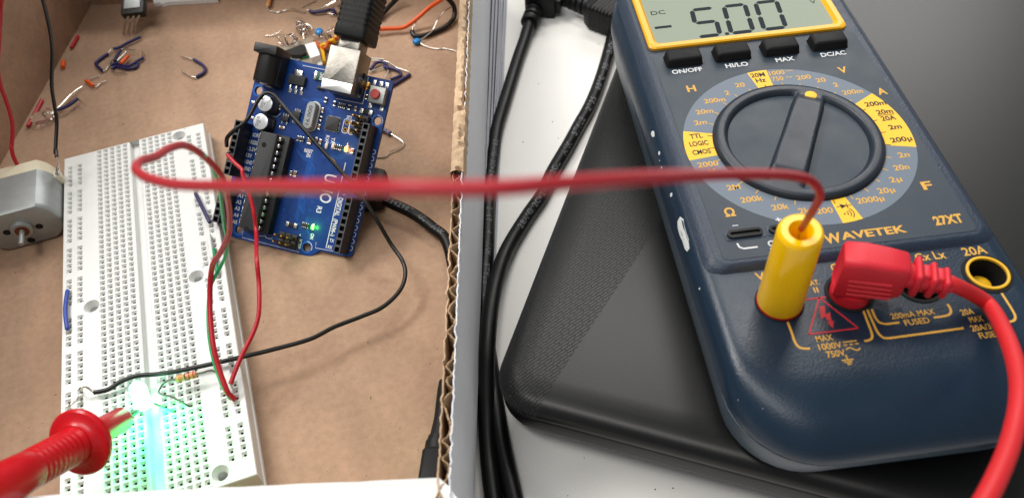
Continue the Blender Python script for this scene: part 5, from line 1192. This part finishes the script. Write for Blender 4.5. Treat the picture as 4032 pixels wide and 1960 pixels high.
# twisted yellow and orange pair
wire('jumper_wire', 'yellow wire twisted with orange wire behind the USB socket', 'wire', [('insulation', M_yellow_wire, .9, [P(*s6(1150, 1030), 1.4), P(*s6(1135, 880), 1.6), P(*s6(1112, 765), 2), P(*s6(1165, 735), 3.4), P(*s6(1215, 770), 2), P(*s6(1225, 700), 2), P(*s6(1290, 665), 3.4), P(*s6(1320, 690), 2), P(*s6(1345, 600), 2.5)])])
wire('jumper_wire', 'orange brown wire wound round the yellow wire behind the USB socket', 'wire', [('insulation', mat('rust_pvc', rgb(186, 84, 26), .4), .9, [P(*s6(1000, 690), 1.2), P(*s6(1060, 750), 1.6), P(*s6(1110, 790), 1.8), P(*s6(1175, 790), 3), P(*s6(1215, 705), 3), P(*s6(1270, 725), 1.4), P(*s6(1310, 650), 3), P(*s6(1385, 640), 2)])])
# small broken connector between the jack and the socket
bc = thing('broken_connector', 'small taken-apart connector of grey, black and white plastic behind the board', 'connector', P(*s6(800, 820), 0))
def slab(f, pts_, z0, z1, nm, m_):
    q = [P(*f(x, y), z1) for x, y in pts_]; n = len(q); mb = MB()
    mb.add([Vector((p.x, p.y, z)) for z in (z0, z1) for p in q], [tuple(range(n)), tuple(range(2*n-1, n-1, -1))]+[(i, i+n, (i+1) % n+n, (i+1) % n) for i in range(n)])
    mb.build(nm, m_, bc, smooth=False)
slab(s6, [(420, 775), (600, 720), (900, 630), (985, 645), (960, 700), (760, 755), (520, 830)], .3, 2.6, 'translucent_strip', M_greyplate)
slab(s6, [(520, 830), (700, 765), (760, 735), (830, 740), (850, 870), (770, 905), (600, 900)], .3, 4.2, 'black_lever', M_header)
slab(s6, [(835, 735), (1000, 690), (1085, 905), (930, 955)], .3, 6.0, 'white_block', M_flap)
slab(s6, [(590, 915), (730, 885), (765, 985), (620, 1030)], .3, 2.0, 'ribbed_metal', M_steel)
slab(s6, [(770, 975), (1060, 925), (1100, 1050), (800, 1060)], .3, 1.6, 'lower_strip', M_greyplate)
slab(s6, [(1020, 975), (1080, 955), (1130, 1060), (1050, 1080)], .3, 3.2, 'white_tab', M_frost)
slab(s6, [(765, 905), (850, 885), (880, 930), (790, 950)], .3, 2.6, 'green_chip', M_green_wire)
# three legged transistor
tb = P(*zb(520, 190), 9); tt = P(*zb(545, -10), 12); tl = P(*zb(455, 425), .6)
tr = thing('transistor', 'black and grey three-legged power transistor at the back wall', 'transistor', (tl.x, tl.y, 0))
yv = (tt-tb).normalized(); xv = (P(*zb(660, 160), 9)-P(*zb(370, 190), 9)).normalized(); XT = frame(tb, xv, yv)
hwid = .5*(P(*zb(655, 160), 9)-P(*zb(375, 190), 9)).length
mb = MB(XT); mb.box((0, 4.2, 0), (hwid*2, 9.0, 4.2), 0, r=.5); mb.build('body', M_header, tr)
mb = MB(XT); mb.box((0, 8.6, 2.2), (hwid*1.42, 12.5, .7), 0, r=.2); mb.box((0, 12, 2.2), (hwid*1.9, 5, .7), 0, r=.2); mb.lathe((0, 12.6, 2.3), (0, 0, 1), [(1.8, 0), (1.8, .3)], 1, 20); mb.build('metal_tab', [M_steel, M_dark], tr)
for k in (-1, 0, 1):
    a = XT @ Vector((k*2.6, .2, -.4)); b_ = tl+xv*k*2.3; mb = MB(); mb.tube([a, a.lerp(b_, .45)+Vector((0, 0, .8)), b_], [.62, .45], 0, 10); mb.build('leg', M_tin, tr)

for o in bpy.data.objects:
    if '_o' in o: del o['_o']
